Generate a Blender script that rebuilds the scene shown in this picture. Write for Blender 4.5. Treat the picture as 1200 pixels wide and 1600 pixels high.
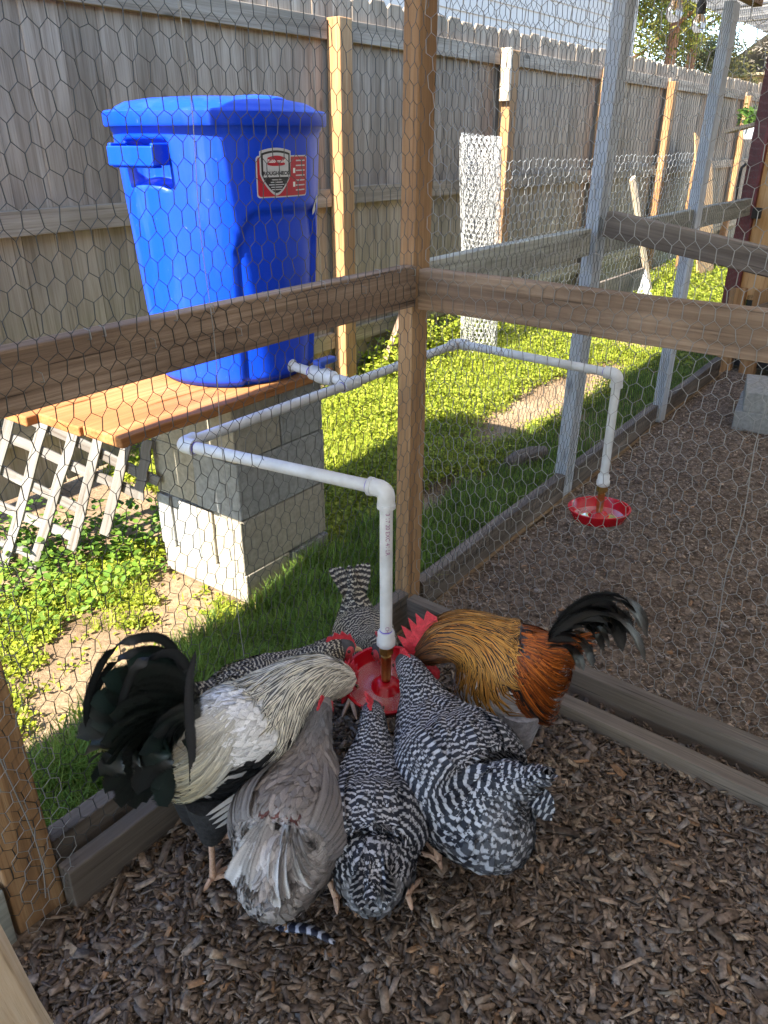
import bpy, math, random
import numpy as np
from mathutils import Vector, Matrix

R = math.radians
random.seed(7)
rng = np.random.default_rng(11)
for o in list(bpy.data.objects):
    bpy.data.objects.remove(o)
sc = bpy.context.scene
col = sc.collection

# ---------------------------------------------------------------- camera
YAW, PITCH = R(36.4), R(25.9)
cam_d = bpy.data.cameras.new('camera')
cam_d.sensor_fit = 'VERTICAL'
cam_d.sensor_height = 36.0
cam_d.lens = 27.0
cam_d.clip_start = 0.05
cam_d.clip_end = 500
cam = bpy.data.objects.new('camera', cam_d)
col.objects.link(cam)
cam.location = (-1.664, -1.116, 1.32)
fwd = Vector((math.cos(YAW) * math.cos(PITCH), math.sin(YAW) * math.cos(PITCH), -math.sin(PITCH)))
cam.rotation_euler = fwd.to_track_quat('-Z', 'Y').to_euler()
sc.camera = cam

# ---------------------------------------------------------------- sky, sun, exposure
SUN_EL = R(43)
sun_to = Vector((-1.0, 0.012, 0)).normalized() * math.cos(SUN_EL) + Vector((0, 0, math.sin(SUN_EL)))
w = bpy.data.worlds.new('World')
sc.world = w
w.use_nodes = True
nt = w.node_tree
nt.nodes.clear()
sky = nt.nodes.new('ShaderNodeTexSky')
sky.sky_type = 'NISHITA'
sky.sun_disc = False
sky.sun_elevation = SUN_EL
sky.sun_rotation = math.atan2(sun_to.x, sun_to.y)
sky.air_density = 1.0
sky.dust_density = 0.1
sky.ozone_density = 3.0
bg = nt.nodes.new('ShaderNodeBackground')
bg.inputs['Strength'].default_value = 0.15
out = nt.nodes.new('ShaderNodeOutputWorld')
nt.links.new(sky.outputs[0], bg.inputs[0])
nt.links.new(bg.outputs[0], out.inputs[0])
sd = bpy.data.lights.new('sun', 'SUN')
sd.energy = 4.6
sd.angle = R(0.5)
sd.color = (1.0, 0.93, 0.82)
sun = bpy.data.objects.new('sun', sd)
col.objects.link(sun)
sun.rotation_euler = (-sun_to).to_track_quat('-Z', 'Y').to_euler()
sun.location = (-6, 0, 6)
sc.view_settings.view_transform = 'Standard'
sc.view_settings.look = 'None'
sc.view_settings.gamma = 1.0
sc.view_settings.use_curve_mapping = False
sc.view_settings.exposure = 2.33

# ================================================================ helpers
def tag(o, label=None, cat=None, group=None, kind=None):
    if label: o['label'] = label
    if cat: o['category'] = cat
    if group: o['group'] = group
    if kind: o['kind'] = kind
    return o

WORLD = {}
def world_of(o):
    return WORLD.get(o.name, Matrix.Identity(4))

def link(o, parent=None, M=None):
    """link an object whose mesh is in its own frame M (world)"""
    M = M if M is not None else Matrix.Identity(4)
    col.objects.link(o)
    WORLD[o.name] = M
    if parent is not None:
        o.parent = parent
        o.matrix_basis = world_of(parent).inverted() @ M
    else:
        o.matrix_basis = M
    return o

def empty(name, loc, rz=0.0, parent=None):
    o = bpy.data.objects.new(name, None)
    o.empty_display_size = 0.1
    return link(o, parent, Matrix.Translation(Vector(loc)) @ Matrix.Rotation(rz, 4, 'Z'))

def make_mesh(name, V, F, mat=None, smooth=False, uv=None, cols=None, loop_n=None):
    """V (n,3) array; F either (m,k) array or list of tuples"""
    me = bpy.data.meshes.new(name)
    V = np.asarray(V, dtype=np.float32)
    if isinstance(F, np.ndarray):
        m, k = F.shape
        me.vertices.add(len(V))
        me.vertices.foreach_set('co', V.ravel())
        me.loops.add(m * k)
        me.loops.foreach_set('vertex_index', F.astype(np.int32).ravel())
        me.polygons.add(m)
        me.polygons.foreach_set('loop_start', (np.arange(m) * k).astype(np.int32))
        me.polygons.foreach_set('loop_total', np.full(m, k, dtype=np.int32))
        me.update(calc_edges=True)
    else:
        me.from_pydata([tuple(map(float, v)) for v in V], [], F)
        me.update()
    if smooth:
        me.polygons.foreach_set('use_smooth', np.ones(len(me.polygons), dtype=bool))
    if uv is not None:
        l = me.uv_layers.new(name='UVMap')
        vi = np.empty(len(me.loops), dtype=np.int32)
        me.loops.foreach_get('vertex_index', vi)
        l.data.foreach_set('uv', np.asarray(uv, dtype=np.float32)[vi].ravel())
    if cols:
        for nm, c in cols.items():
            a = me.color_attributes.new(name=nm, type='FLOAT_COLOR', domain='POINT')
            c = np.asarray(c, dtype=np.float32)
            if c.shape[1] == 3:
                c = np.concatenate([c, np.ones((len(c), 1), dtype=np.float32)], 1)
            a.data.foreach_set('color', c.ravel())
    if mat is not None:
        me.materials.append(mat)
    me.validate()
    return me

class MB:
    """collects shapes for ONE mesh object"""
    def __init__(s): s.v = []; s.f = []
    def add(s, vs, fs):
        n = len(s.v)
        s.v += [tuple(v) for v in vs]
        s.f += [tuple(i + n for i in f) for f in fs]
        return s
    def box(s, c, d, rot=None, taper=1.0):
        x, y, z = d[0] / 2, d[1] / 2, d[2] / 2
        vs = [Vector((a * x * (taper if cc > 0 else 1), b * y * (taper if cc > 0 else 1), cc * z)) for cc in (-1, 1) for b in (-1, 1) for a in (-1, 1)]
        if rot is not None: vs = [rot @ v for v in vs]
        vs = [v + Vector(c) for v in vs]
        return s.add(vs, [(0, 2, 3, 1), (4, 5, 7, 6), (0, 1, 5, 4), (1, 3, 7, 5), (3, 2, 6, 7), (2, 0, 4, 6)])
    def tube(s, pts, rad, n=10, caps=True):
        pts = [Vector(p) for p in pts]
        if not hasattr(rad, '__len__'): rad = [rad] * len(pts)
        prev = None
        base = len(s.v)
        for i, p in enumerate(pts):
            t = (pts[min(i + 1, len(pts) - 1)] - pts[max(i - 1, 0)]).normalized()
            if prev is None:
                a = t.orthogonal().normalized()
            else:
                a = (prev - t * prev.dot(t))
                a = a.normalized() if a.length > 1e-6 else t.orthogonal().normalized()
            prev = a
            b = t.cross(a)
            for k in range(n):
                an = 2 * math.pi * k / n
                s.v.append(tuple(p + (a * math.cos(an) + b * math.sin(an)) * rad[i]))
        for i in range(len(pts) - 1):
            for k in range(n):
                k2 = (k + 1) % n
                s.f.append((base + i * n + k, base + i * n + k2, base + (i + 1) * n + k2, base + (i + 1) * n + k))
        if caps:
            s.f.append(tuple(base + k for k in reversed(range(n))))
            s.f.append(tuple(base + (len(pts) - 1) * n + k for k in range(n)))
        return s
    def lathe(s, prof, c=(0, 0, 0), n=32, close=True):
        base = len(s.v)
        for r, z in prof:
            for k in range(n):
                a = 2 * math.pi * k / n
                s.v.append((c[0] + r * math.cos(a), c[1] + r * math.sin(a), c[2] + z))
        for i in range(len(prof) - 1):
            for k in range(n):
                k2 = (k + 1) % n
                s.f.append((base + i * n + k, base + i * n + k2, base + (i + 1) * n + k2, base + (i + 1) * n + k))
        if close:
            s.f.append(tuple(base + k for k in reversed(range(n))))
            s.f.append(tuple(base + (len(prof) - 1) * n + k for k in range(n)))
        return s
    def ball(s, c, r, n=10, m=7, rot=None):
        if not hasattr(r, '__len__'): r = (r, r, r)
        base = len(s.v)
        for i in range(m + 1):
            ph = math.pi * i / m - math.pi / 2
            for k in range(n):
                a = 2 * math.pi * k / n
                v = Vector((r[0] * math.cos(ph) * math.cos(a), r[1] * math.cos(ph) * math.sin(a), r[2] * math.sin(ph)))
                if rot is not None: v = rot @ v
                s.v.append(tuple(v + Vector(c)))
        for i in range(m):
            for k in range(n):
                k2 = (k + 1) % n
                s.f.append((base + i * n + k, base + i * n + k2, base + (i + 1) * n + k2, base + (i + 1) * n + k))
        return s
    def build(s, name, mat, parent=None, smooth=False, bevel=0.0, M=None, seg=2):
        """vertices are world coordinates unless M is given"""
        if M is None and parent is not None:
            M = world_of(parent)
            inv = M.inverted()
            vs = [inv @ Vector(v) for v in s.v]
        elif M is None:
            c = Vector(np.mean(np.array(s.v), axis=0)); c.z = min(v[2] for v in s.v)
            M = Matrix.Translation(c)
            vs = [Vector(v) - c for v in s.v]
        else:
            vs = s.v
        me = make_mesh(name, np.array([tuple(v) for v in vs]), s.f, mat, smooth)
        o = bpy.data.objects.new(name, me)
        if bevel > 0:
            b = o.modifiers.new('bevel', 'BEVEL'); b.width = bevel; b.segments = seg; b.limit_method = 'ANGLE'; b.angle_limit = R(40)
        if smooth:
            try: me.set_sharp_from_angle(angle=R(42))
            except Exception: pass
        return link(o, parent, M)

def copy_thing(src, M, parent=None):
    c = src.copy(); col.objects.link(c)
    WORLD[c.name] = M
    c.parent = parent
    c.matrix_basis = (world_of(parent).inverted() @ M) if parent is not None else M
    Mi = world_of(src).inverted()
    for ch in [o for o in src.children]:
        copy_thing(ch, M @ Mi @ world_of(ch), c)
    return c

# ---------------------------------------------------------------- materials
def new_mat(name):
    m = bpy.data.materials.new(name); m.use_nodes = True
    n = m.node_tree; b = n.nodes['Principled BSDF']
    return m, n, b

def N(n, t, **kw):
    x = n.nodes.new(t)
    for k, v in kw.items():
        if k in x.inputs: x.inputs[k].default_value = v
        else: setattr(x, k, v)
    return x

def ramp(n, src, stops):
    r = n.nodes.new('ShaderNodeValToRGB')
    while len(r.color_ramp.elements) < len(stops): r.color_ramp.elements.new(0.5)
    for e, (p, c) in zip(r.color_ramp.elements, stops):
        e.position = p; e.color = (*c, 1) if len(c) == 3 else c
    n.links.new(src, r.inputs[0])
    return r

def mixc(n, f, a, b, mode='MIX'):
    m = n.nodes.new('ShaderNodeMix'); m.data_type = 'RGBA'; m.blend_type = mode
    for sock, v in ((m.inputs[0], f), (m.inputs[6], a), (m.inputs[7], b)):
        if hasattr(v, 'node') or hasattr(v, 'is_output'): n.links.new(v, sock)
        elif hasattr(v, '__len__'): sock.default_value = (*v, 1)
        else: sock.default_value = v
    return m.outputs[2]

def math_(n, op, a, b=0.0, c=0.0):
    m = n.nodes.new('ShaderNodeMath'); m.operation = op
    for i, v in enumerate((a, b, c)):
        if hasattr(v, 'is_output'): n.links.new(v, m.inputs[i])
        else: m.inputs[i].default_value = v
    return m.outputs[0]

def bump(n, b, h, strength=0.3, dist=0.01):
    x = n.nodes.new('ShaderNodeBump'); x.inputs['Strength'].default_value = strength; x.inputs['Distance'].default_value = dist
    n.links.new(h, x.inputs['Height']); n.links.new(x.outputs[0], b.inputs['Normal'])

def wood(name, dark, mid, light, rough=0.8, grain=1.0, var=0.25, green=0.0, knots=True, bump_s=0.5, crack=0.6):
    """grain runs along the object's local X"""
    m, n, b = new_mat(name)
    tc = N(n, 'ShaderNodeTexCoord'); oi = N(n, 'ShaderNodeObjectInfo')
    off = N(n, 'ShaderNodeVectorMath', operation='SCALE'); off.inputs[3].default_value = 37.0
    cx = N(n, 'ShaderNodeCombineXYZ')
    for i in range(3): n.links.new(oi.outputs['Random'], cx.inputs[i])
    n.links.new(cx.outputs[0], off.inputs[0])
    add = N(n, 'ShaderNodeVectorMath', operation='ADD')
    n.links.new(tc.outputs['Object'], add.inputs[0]); n.links.new(off.outputs[0], add.inputs[1])
    mp = N(n, 'ShaderNodeMapping'); mp.inputs['Scale'].default_value = (1.6, 26 * grain, 26 * grain)
    n.links.new(add.outputs[0], mp.inputs[0])
    n1 = N(n, 'ShaderNodeTexNoise', Scale=1.0, Detail=7.0, Roughness=0.62, Distortion=0.6)
    n.links.new(mp.outputs[0], n1.inputs['Vector'])
    mp2 = N(n, 'ShaderNodeMapping'); mp2.inputs['Scale'].default_value = (3.0, 150 * grain, 150 * grain)
    n.links.new(add.outputs[0], mp2.inputs[0])
    n2 = N(n, 'ShaderNodeTexNoise', Scale=1.0, Detail=4.0, Roughness=0.6)
    n.links.new(mp2.outputs[0], n2.inputs['Vector'])
    mp3 = N(n, 'ShaderNodeMapping'); mp3.inputs['Scale'].default_value = (2.2, 5, 5)
    n.links.new(add.outputs[0], mp3.inputs[0])
    n3 = N(n, 'ShaderNodeTexNoise', Scale=1.0, Detail=3.0)
    n.links.new(mp3.outputs[0], n3.inputs['Vector'])
    h = math_(n, 'ADD', math_(n, 'MULTIPLY', n1.outputs[0], 0.65), math_(n, 'MULTIPLY', n2.outputs[0], 0.35))
    r = ramp(n, h, [(0.33, dark), (0.5, mid), (0.66, light)])
    c = r.outputs[0]
    ck = ramp(n, n2.outputs[0], [(0.30, (0.85, 0.85, 0.85)), (0.38, (0, 0, 0))])
    c = mixc(n, math_(n, 'MULTIPLY', ck.outputs[0], crack), c, tuple(x * 0.25 for x in dark))
    # patches of weathering
    c = mixc(n, ramp(n, n3.outputs[0], [(0.42, (0, 0, 0)), (0.68, (0.55, 0.55, 0.55))]).outputs[0], c, dark)
    if knots:
        vo = N(n, 'ShaderNodeTexVoronoi', Scale=1.0); 
        mp4 = N(n, 'ShaderNodeMapping'); mp4.inputs['Scale'].default_value = (2.6, 6.5, 6.5)
        n.links.new(add.outputs[0], mp4.inputs[0]); n.links.new(mp4.outputs[0], vo.inputs['Vector'])
        k = ramp(n, vo.outputs['Distance'], [(0.05, (0.75, 0.75, 0.75)), (0.12, (0, 0, 0))])
        c = mixc(n, k.outputs[0], c, tuple(x * 0.4 for x in dark))
    # per piece tone
    hv = N(n, 'ShaderNodeHueSaturation'); n.links.new(c, hv.inputs['Color'])
    n.links.new(math_(n, 'ADD', math_(n, 'MULTIPLY', oi.outputs['Random'], var), 1 - var * 0.5), hv.inputs['Value'])
    c = hv.outputs[0]
    if green > 0:
        g = N(n, 'ShaderNodeNewGeometry'); sx = N(n, 'ShaderNodeSeparateXYZ'); n.links.new(g.outputs['Position'], sx.inputs[0])
        gz = math_(n, 'SUBTRACT', 1.0, math_(n, 'MULTIPLY', sx.outputs['Z'], 0.75))
        gn = N(n, 'ShaderNodeTexNoise', Scale=6.0, Detail=4.0); n.links.new(mp3.outputs[0], gn.inputs['Vector'])
        gf = math_(n, 'MULTIPLY', math_(n, 'MAXIMUM', gz, 0.12), math_(n, 'MULTIPLY', gn.outputs[0], green * 1.6))
        gf.node.use_clamp = True
        c = mixc(n, gf, c, (0.16, 0.2, 0.055))
    n.links.new(c, b.inputs['Base Color'])
    b.inputs['Roughness'].default_value = rough
    b.inputs['Specular IOR Level'].default_value = 0.25
    bump(n, b, h, bump_s, 0.006)
    return m

def plain(name, c, rough=0.5, metal=0.0, spec=0.5, noise=0.0, nscale=20, bumps=0.0, coat=0.0):
    m, n, b = new_mat(name)
    b.inputs['Roughness'].default_value = rough; b.inputs['Metallic'].default_value = metal
    b.inputs['Specular IOR Level'].default_value = spec; b.inputs['Coat Weight'].default_value = coat
    if noise > 0 or bumps > 0:
        tc = N(n, 'ShaderNodeTexCoord')
        t = N(n, 'ShaderNodeTexNoise', Scale=nscale, Detail=5.0, Roughness=0.6); n.links.new(tc.outputs['Object'], t.inputs['Vector'])
        r = ramp(n, t.outputs[0], [(0.3, tuple(x * (1 - noise) for x in c)), (0.7, tuple(min(1, x * (1 + noise)) for x in c))])
        n.links.new(r.outputs[0], b.inputs['Base Color'])
        if bumps > 0: bump(n, b, t.outputs[0], bumps, 0.004)
        r2 = ramp(n, t.outputs[0], [(0.3, (min(1, rough * 1.15),) * 3), (0.7, (rough * 0.85,) * 3)]); n.links.new(r2.outputs[0], b.inputs['Roughness'])
    else:
        b.inputs['Base Color'].default_value = (*c, 1)
    return m

def attr_mat(name, rough=0.7, translucent=0.0, spec=0.3, bscale=0.0):
    """colour from the per-piece colour attribute"""
    m, n, b = new_mat(name)
    a = N(n, 'ShaderNodeVertexColor', layer_name='col')
    n.links.new(a.outputs[0], b.inputs['Base Color'])
    b.inputs['Roughness'].default_value = rough
    b.inputs['Specular IOR Level'].default_value = spec
    if bscale > 0:
        tc = N(n, 'ShaderNodeTexCoord')
        t = N(n, 'ShaderNodeTexNoise', Scale=bscale, Detail=4.0); n.links.new(tc.outputs['Object'], t.inputs['Vector'])
        c = mixc(n, 1.0, a.outputs[0], ramp(n, t.outputs[0], [(0.3, (0.55, 0.55, 0.55)), (0.7, (1.25, 1.25, 1.25))]).outputs[0], 'MULTIPLY')
        n.links.new(c, b.inputs['Base Color'])
        bump(n, b, t.outputs[0], 0.5, 0.002)
    if translucent > 0:
        tr = N(n, 'ShaderNodeBsdfTranslucent'); n.links.new(a.outputs[0], tr.inputs[0])
        mx = N(n, 'ShaderNodeMixShader'); mx.inputs[0].default_value = translucent
        n.links.new(b.outputs[0], mx.inputs[1]); n.links.new(tr.outputs[0], mx.inputs[2])
        n.links.new(mx.outputs[0], n.nodes['Material Output'].inputs[0])
    return m

def feather_mat():
    m, n, b = new_mat('feather')
    c1 = N(n, 'ShaderNodeVertexColor', layer_name='col'); c2 = N(n, 'ShaderNodeVertexColor', layer_name='col2')
    pt = N(n, 'ShaderNodeVertexColor', layer_name='pat')
    sp = N(n, 'ShaderNodeSeparateColor'); n.links.new(pt.outputs[0], sp.inputs[0])
    uv = N(n, 'ShaderNodeUVMap', uv_map='UVMap')
    su = N(n, 'ShaderNodeSeparateXYZ'); n.links.new(uv.outputs[0], su.inputs[0])
    tc = N(n, 'ShaderNodeTexCoord')
    ns = N(n, 'ShaderNodeTexNoise', Scale=90.0, Detail=3.0); n.links.new(tc.outputs['Object'], ns.inputs['Vector'])
    # bars bow towards the tip at the quill
    du = math_(n, 'ABSOLUTE', math_(n, 'SUBTRACT', su.outputs[0], 0.5))
    vv = math_(n, 'ADD', su.outputs[1], math_(n, 'ADD', math_(n, 'MULTIPLY', du, -0.45), math_(n, 'MULTIPLY', ns.outputs[0], 0.32)))
    sn = math_(n, 'SINE', math_(n, 'MULTIPLY', vv, 2 * math.pi))
    bar = ramp(n, math_(n, 'MULTIPLY_ADD', sn, 0.5, 0.5), [(0.60, (0, 0, 0)), (0.85, (1, 1, 1))])
    st = ramp(n, math_(n, 'ADD', du, math_(n, 'MULTIPLY', math_(n, 'SUBTRACT', ns.outputs[0], 0.5), 0.16)), [(0.1, (1, 1, 1)), (0.24, (0, 0, 0))])
    f = math_(n, 'ADD', math_(n, 'MULTIPLY', sp.outputs[0], bar.outputs[0]), math_(n, 'MULTIPLY', sp.outputs[1], st.outputs[0]))
    c = mixc(n, f, c1.outputs[0], c2.outputs[0])
    # fine barbs
    bw = N(n, 'ShaderNodeCombineXYZ'); n.links.new(math_(n, 'MULTIPLY', math_(n, 'ADD', su.outputs[1], du), 14.0), bw.inputs[0]); n.links.new(math_(n, 'MULTIPLY', su.outputs[0], 3.0), bw.inputs[1])
    bn = N(n, 'ShaderNodeTexNoise', Scale=2.0, Detail=2.0); n.links.new(bw.outputs[0], bn.inputs['Vector'])
    c = mixc(n, 1.0, c, ramp(n, bn.outputs[0], [(0.3, (0.72, 0.72, 0.72)), (0.7, (1.15, 1.15, 1.15))]).outputs[0], 'MULTIPLY')
    eg = ramp(n, math_(n, 'ADD', du, math_(n, 'MULTIPLY', bn.outputs[0], 0.12)), [(0.36, (1, 1, 1)), (0.56, (0.70, 0.70, 0.70))])  # borders darkened in colour, as shade between layered feathers
    c = mixc(n, 1.0, c, eg.outputs[0], 'MULTIPLY')
    al = ramp(n, math_(n, 'ADD', du, math_(n, 'MULTIPLY', math_(n, 'SUBTRACT', bn.outputs[0], 0.5), 0.55)), [(0.40, (1, 1, 1)), (0.47, (0, 0, 0))])
    n.links.new(al.outputs[0], b.inputs['Alpha'])
    n.links.new(c, b.inputs['Base Color'])
    rg = N(n, 'ShaderNodeMapRange'); n.links.new(sp.outputs[2], rg.inputs[0]); rg.inputs[3].default_value = 0.62; rg.inputs[4].default_value = 0.3
    n.links.new(rg.outputs[0], b.inputs['Roughness'])
    b.inputs['Specular IOR Level'].default_value = 0.35
    bump(n, b, bn.outputs[0], 0.35, 0.001)
    return m

M_fence = wood('fence_wood', (0.155, 0.11, 0.075), (0.31, 0.235, 0.168), (0.42, 0.335, 0.25), var=0.38, green=0.30, rough=0.9)
M_fence_post = wood('fence_post_wood', (0.21, 0.105, 0.042), (0.33, 0.18, 0.078), (0.43, 0.26, 0.13), var=0.2)
M_post = wood('run_post_wood', (0.19, 0.105, 0.05), (0.33, 0.19, 0.09), (0.45, 0.29, 0.15), var=0.2, rough=0.75)
M_rail = wood('run_rail_wood', (0.10, 0.066, 0.045), (0.26, 0.18, 0.122), (0.44, 0.335, 0.245), var=0.12, bump_s=0.9, crack=1.0)
M_greyrail = wood('grey_rail_wood', (0.20, 0.20, 0.17), (0.34, 0.34, 0.29), (0.46, 0.46, 0.40), var=0.15)
M_bluepost = wood('whitewashed_post_wood', (0.26, 0.28, 0.30), (0.42, 0.45, 0.48), (0.56, 0.59, 0.62), var=0.1)
M_base = wood('baseboard_wood', (0.075, 0.06, 0.047), (0.145, 0.118, 0.095), (0.23, 0.19, 0.155), var=0.25, crack=1.0)
M_plank = wood('stand_plank_wood', (0.24, 0.09, 0.028), (0.36, 0.16, 0.055), (0.46, 0.24, 0.10), var=0.1, knots=False)
M_lattice = wood('lattice_paint', (0.09, 0.07, 0.053), (0.19, 0.178, 0.16), (0.26, 0.25, 0.235), var=0.1, knots=False)
M_ply = wood('plywood', (0.30, 0.16, 0.06), (0.46, 0.27, 0.12), (0.56, 0.36, 0.18), grain=0.5, var=0.1)
M_pale = wood('pale_lumber', (0.40, 0.28, 0.17), (0.60, 0.47, 0.33), (0.72, 0.62, 0.48), var=0.1)
M_redtrim = plain('red_trim_paint', (0.10, 0.012, 0.012), 0.55, noise=0.3)
M_block = plain('concrete_block', (0.31, 0.28, 0.22), 0.92, spec=0.2, noise=0.20, nscale=60, bumps=0.7)
M_block2 = plain('grey_concrete', (0.27, 0.27, 0.255), 0.92, spec=0.2, noise=0.22, nscale=55, bumps=0.7)
def bin_mat():
    m, n, b = new_mat('blue_plastic')
    tc = N(n, 'ShaderNodeTexCoord')
    mp = N(n, 'ShaderNodeMapping'); mp.inputs['Scale'].default_value = (9, 9, 1.6); n.links.new(tc.outputs['Object'], mp.inputs[0])
    a = N(n, 'ShaderNodeTexNoise', Scale=1.5, Detail=6.0, Roughness=0.65); n.links.new(mp.outputs[0], a.inputs['Vector'])
    d = N(n, 'ShaderNodeTexNoise', Scale=70.0, Detail=3.0); n.links.new(tc.outputs['Object'], d.inputs['Vector'])
    c = mixc(n, ramp(n, a.outputs[0], [(0.5, (0, 0, 0)), (0.78, (0.22, 0.22, 0.22))]).outputs[0], (0.002, 0.05, 0.60), (0.10, 0.19, 0.52))
    c = mixc(n, ramp(n, d.outputs[0], [(0.70, (0, 0, 0)), (0.78, (0.3, 0.3, 0.3))]).outputs[0], c, (0.2, 0.27, 0.5))
    n.links.new(c, b.inputs['Base Color'])
    n.links.new(ramp(n, a.outputs[0], [(0.35, (0.36, 0.36, 0.36)), (0.7, (0.6, 0.6, 0.6))]).outputs[0], b.inputs['Roughness'])
    b.inputs['Specular IOR Level'].default_value = 0.35
    bump(n, b, a.outputs[0], 0.15, 0.004)
    return m
M_bin = bin_mat()
M_unused = plain('blue_plastic', (0.002, 0.05, 0.60), 0.42, spec=0.35, noise=0.06, nscale=12)
M_pvc = plain('white_pvc', (0.56, 0.565, 0.565), 0.4, noise=0.14, nscale=22)
M_blueplastic = plain('valve_blue', (0.02, 0.07, 0.4), 0.4)
M_brass = plain('brass', (0.55, 0.36, 0.12), 0.32, metal=1.0, noise=0.2, nscale=90)
M_red = plain('red_plastic', (0.45, 0.004, 0.012), 0.25, noise=0.08, nscale=30)
M_purple = plain('purple_primer', (0.12, 0.08, 0.45), 0.5)
M_galv = plain('galvanised_wire', (0.30, 0.295, 0.28), 0.5, metal=0.4)
M_galvd = plain('shade_darkened_wire', (0.075, 0.073, 0.07), 0.5, metal=0.5)  # same netting wire; its dark, shaded look is put into the colour
M_galv2 = plain('bright_galvanised_wire', (0.55, 0.55, 0.53), 0.5, metal=0.3)
M_feather = feather_mat()
M_chip = attr_mat('wood_chip', 0.9, spec=0.15, bscale=130)
M_leaf = attr_mat('leaf', 0.55, translucent=0.42, spec=0.3)
M_comb = plain('comb_skin', (0.50, 0.025, 0.04), 0.5, noise=0.3, nscale=180, bumps=0.6)
M_face = plain('face_skin', (0.42, 0.04, 0.05), 0.6, noise=0.3, nscale=220, bumps=0.6)
M_leg = plain('leg_skin', (0.50, 0.31, 0.21), 0.6, noise=0.25, nscale=160, bumps=0.5)
M_beak = plain('beak_horn', (0.45, 0.32, 0.17), 0.45, noise=0.2, nscale=120)
M_eye = plain('eye', (0.03, 0.012, 0.006), 0.12)
M_black = plain('black_plastic', (0.012, 0.012, 0.013), 0.45)
M_siding = plain('white_siding', (0.40, 0.39, 0.37), 0.7, noise=0.04, nscale=3)
M_bark = plain('pine_bark', (0.24, 0.12, 0.06), 0.95, noise=0.4, nscale=14, bumps=0.8)

m, n, b = new_mat('bulb_glass')
b.inputs['Base Color'].default_value = (1, 1, 1, 1); b.inputs['Roughness'].default_value = 0.03
b.inputs['Transmission Weight'].default_value = 1.0; b.inputs['IOR'].default_value = 1.2
M_glass = m
m, n, b = new_mat('water')
b.inputs['Base Color'].default_value = (0.8, 0.82, 0.85, 1); b.inputs['Roughness'].default_value = 0.02
b.inputs['Transmission Weight'].default_value = 0.9; b.inputs['IOR'].default_value = 1.33
M_water = m

# roof sheets: fibreglass that lets part of the daylight through
m, n, b = new_mat('fibreglass_roof')
b.inputs['Base Color'].default_value = (0.58, 0.54, 0.46, 1); b.inputs['Roughness'].default_value = 0.6
tr = N(n, 'ShaderNodeBsdfTranslucent'); tr.inputs[0].default_value = (0.80, 0.79, 0.78, 1)
mx = N(n, 'ShaderNodeMixShader'); mx.inputs[0].default_value = 0.52
n.links.new(b.outputs[0], mx.inputs[1]); n.links.new(tr.outputs[0], mx.inputs[2]); n.links.new(mx.outputs[0], n.nodes['Material Output'].inputs[0])
M_roof = m

# soil
m, n, b = new_mat('garden_soil')
tc = N(n, 'ShaderNodeTexCoord')
t1 = N(n, 'ShaderNodeTexNoise', Scale=1.7, Detail=6.0, Roughness=0.65); n.links.new(tc.outputs['Object'], t1.inputs['Vector'])
t2 = N(n, 'ShaderNodeTexNoise', Scale=60.0, Detail=6.0, Roughness=0.7); n.links.new(tc.outputs['Object'], t2.inputs['Vector'])
r1 = ramp(n, t1.outputs[0], [(0.35, (0.19, 0.125, 0.075)), (0.55, (0.33, 0.235, 0.145)), (0.7, (0.40, 0.305, 0.20))])
c = mixc(n, 1.0, r1.outputs[0], ramp(n, t2.outputs[0], [(0.3, (0.55, 0.55, 0.55)), (0.7, (1.2, 1.2, 1.2))]).outputs[0], 'MULTIPLY')
n.links.new(c, b.inputs['Base Color']); b.inputs['Roughness'].default_value = 0.95
b.inputs['Specular IOR Level'].default_value = 0.1
bump(n, b, t2.outputs[0], 0.9, 0.012)
M_soil = m
# mulch bed under the loose chips
m, n, b = new_mat('mulch')
tc = N(n, 'ShaderNodeTexCoord')
v1 = N(n, 'ShaderNodeTexVoronoi', Scale=75.0); v1.inputs['Randomness'].default_value = 1
nz = N(n, 'ShaderNodeTexNoise', Scale=20.0, Detail=5.0); n.links.new(tc.outputs['Object'], nz.inputs['Vector'])
mpx = N(n, 'ShaderNodeMapping'); mpx.inputs['Scale'].default_value = (1, 1.0, 1)
n.links.new(tc.outputs['Object'], mpx.inputs[0]); n.links.new(mpx.outputs[0], v1.inputs['Vector'])
rv = ramp(n, v1.outputs['Color'], [(0.2, (0.12, 0.086, 0.062)), (0.55, (0.185, 0.138, 0.102)), (0.85, (0.255, 0.198, 0.152))])
c = mixc(n, 1.0, rv.outputs[0], ramp(n, nz.outputs[0], [(0.3, (0.6, 0.6, 0.6)), (0.7, (1.15, 1.15, 1.15))]).outputs[0], 'MULTIPLY')
n.links.new(c, b.inputs['Base Color']); b.inputs['Roughness'].default_value = 0.95; b.inputs['Specular IOR Level'].default_value = 0.1
bump(n, b, math_(n, 'ADD', v1.outputs['Distance'], nz.outputs[0]), 0.8, 0.01)
M_mulch = m

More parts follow.
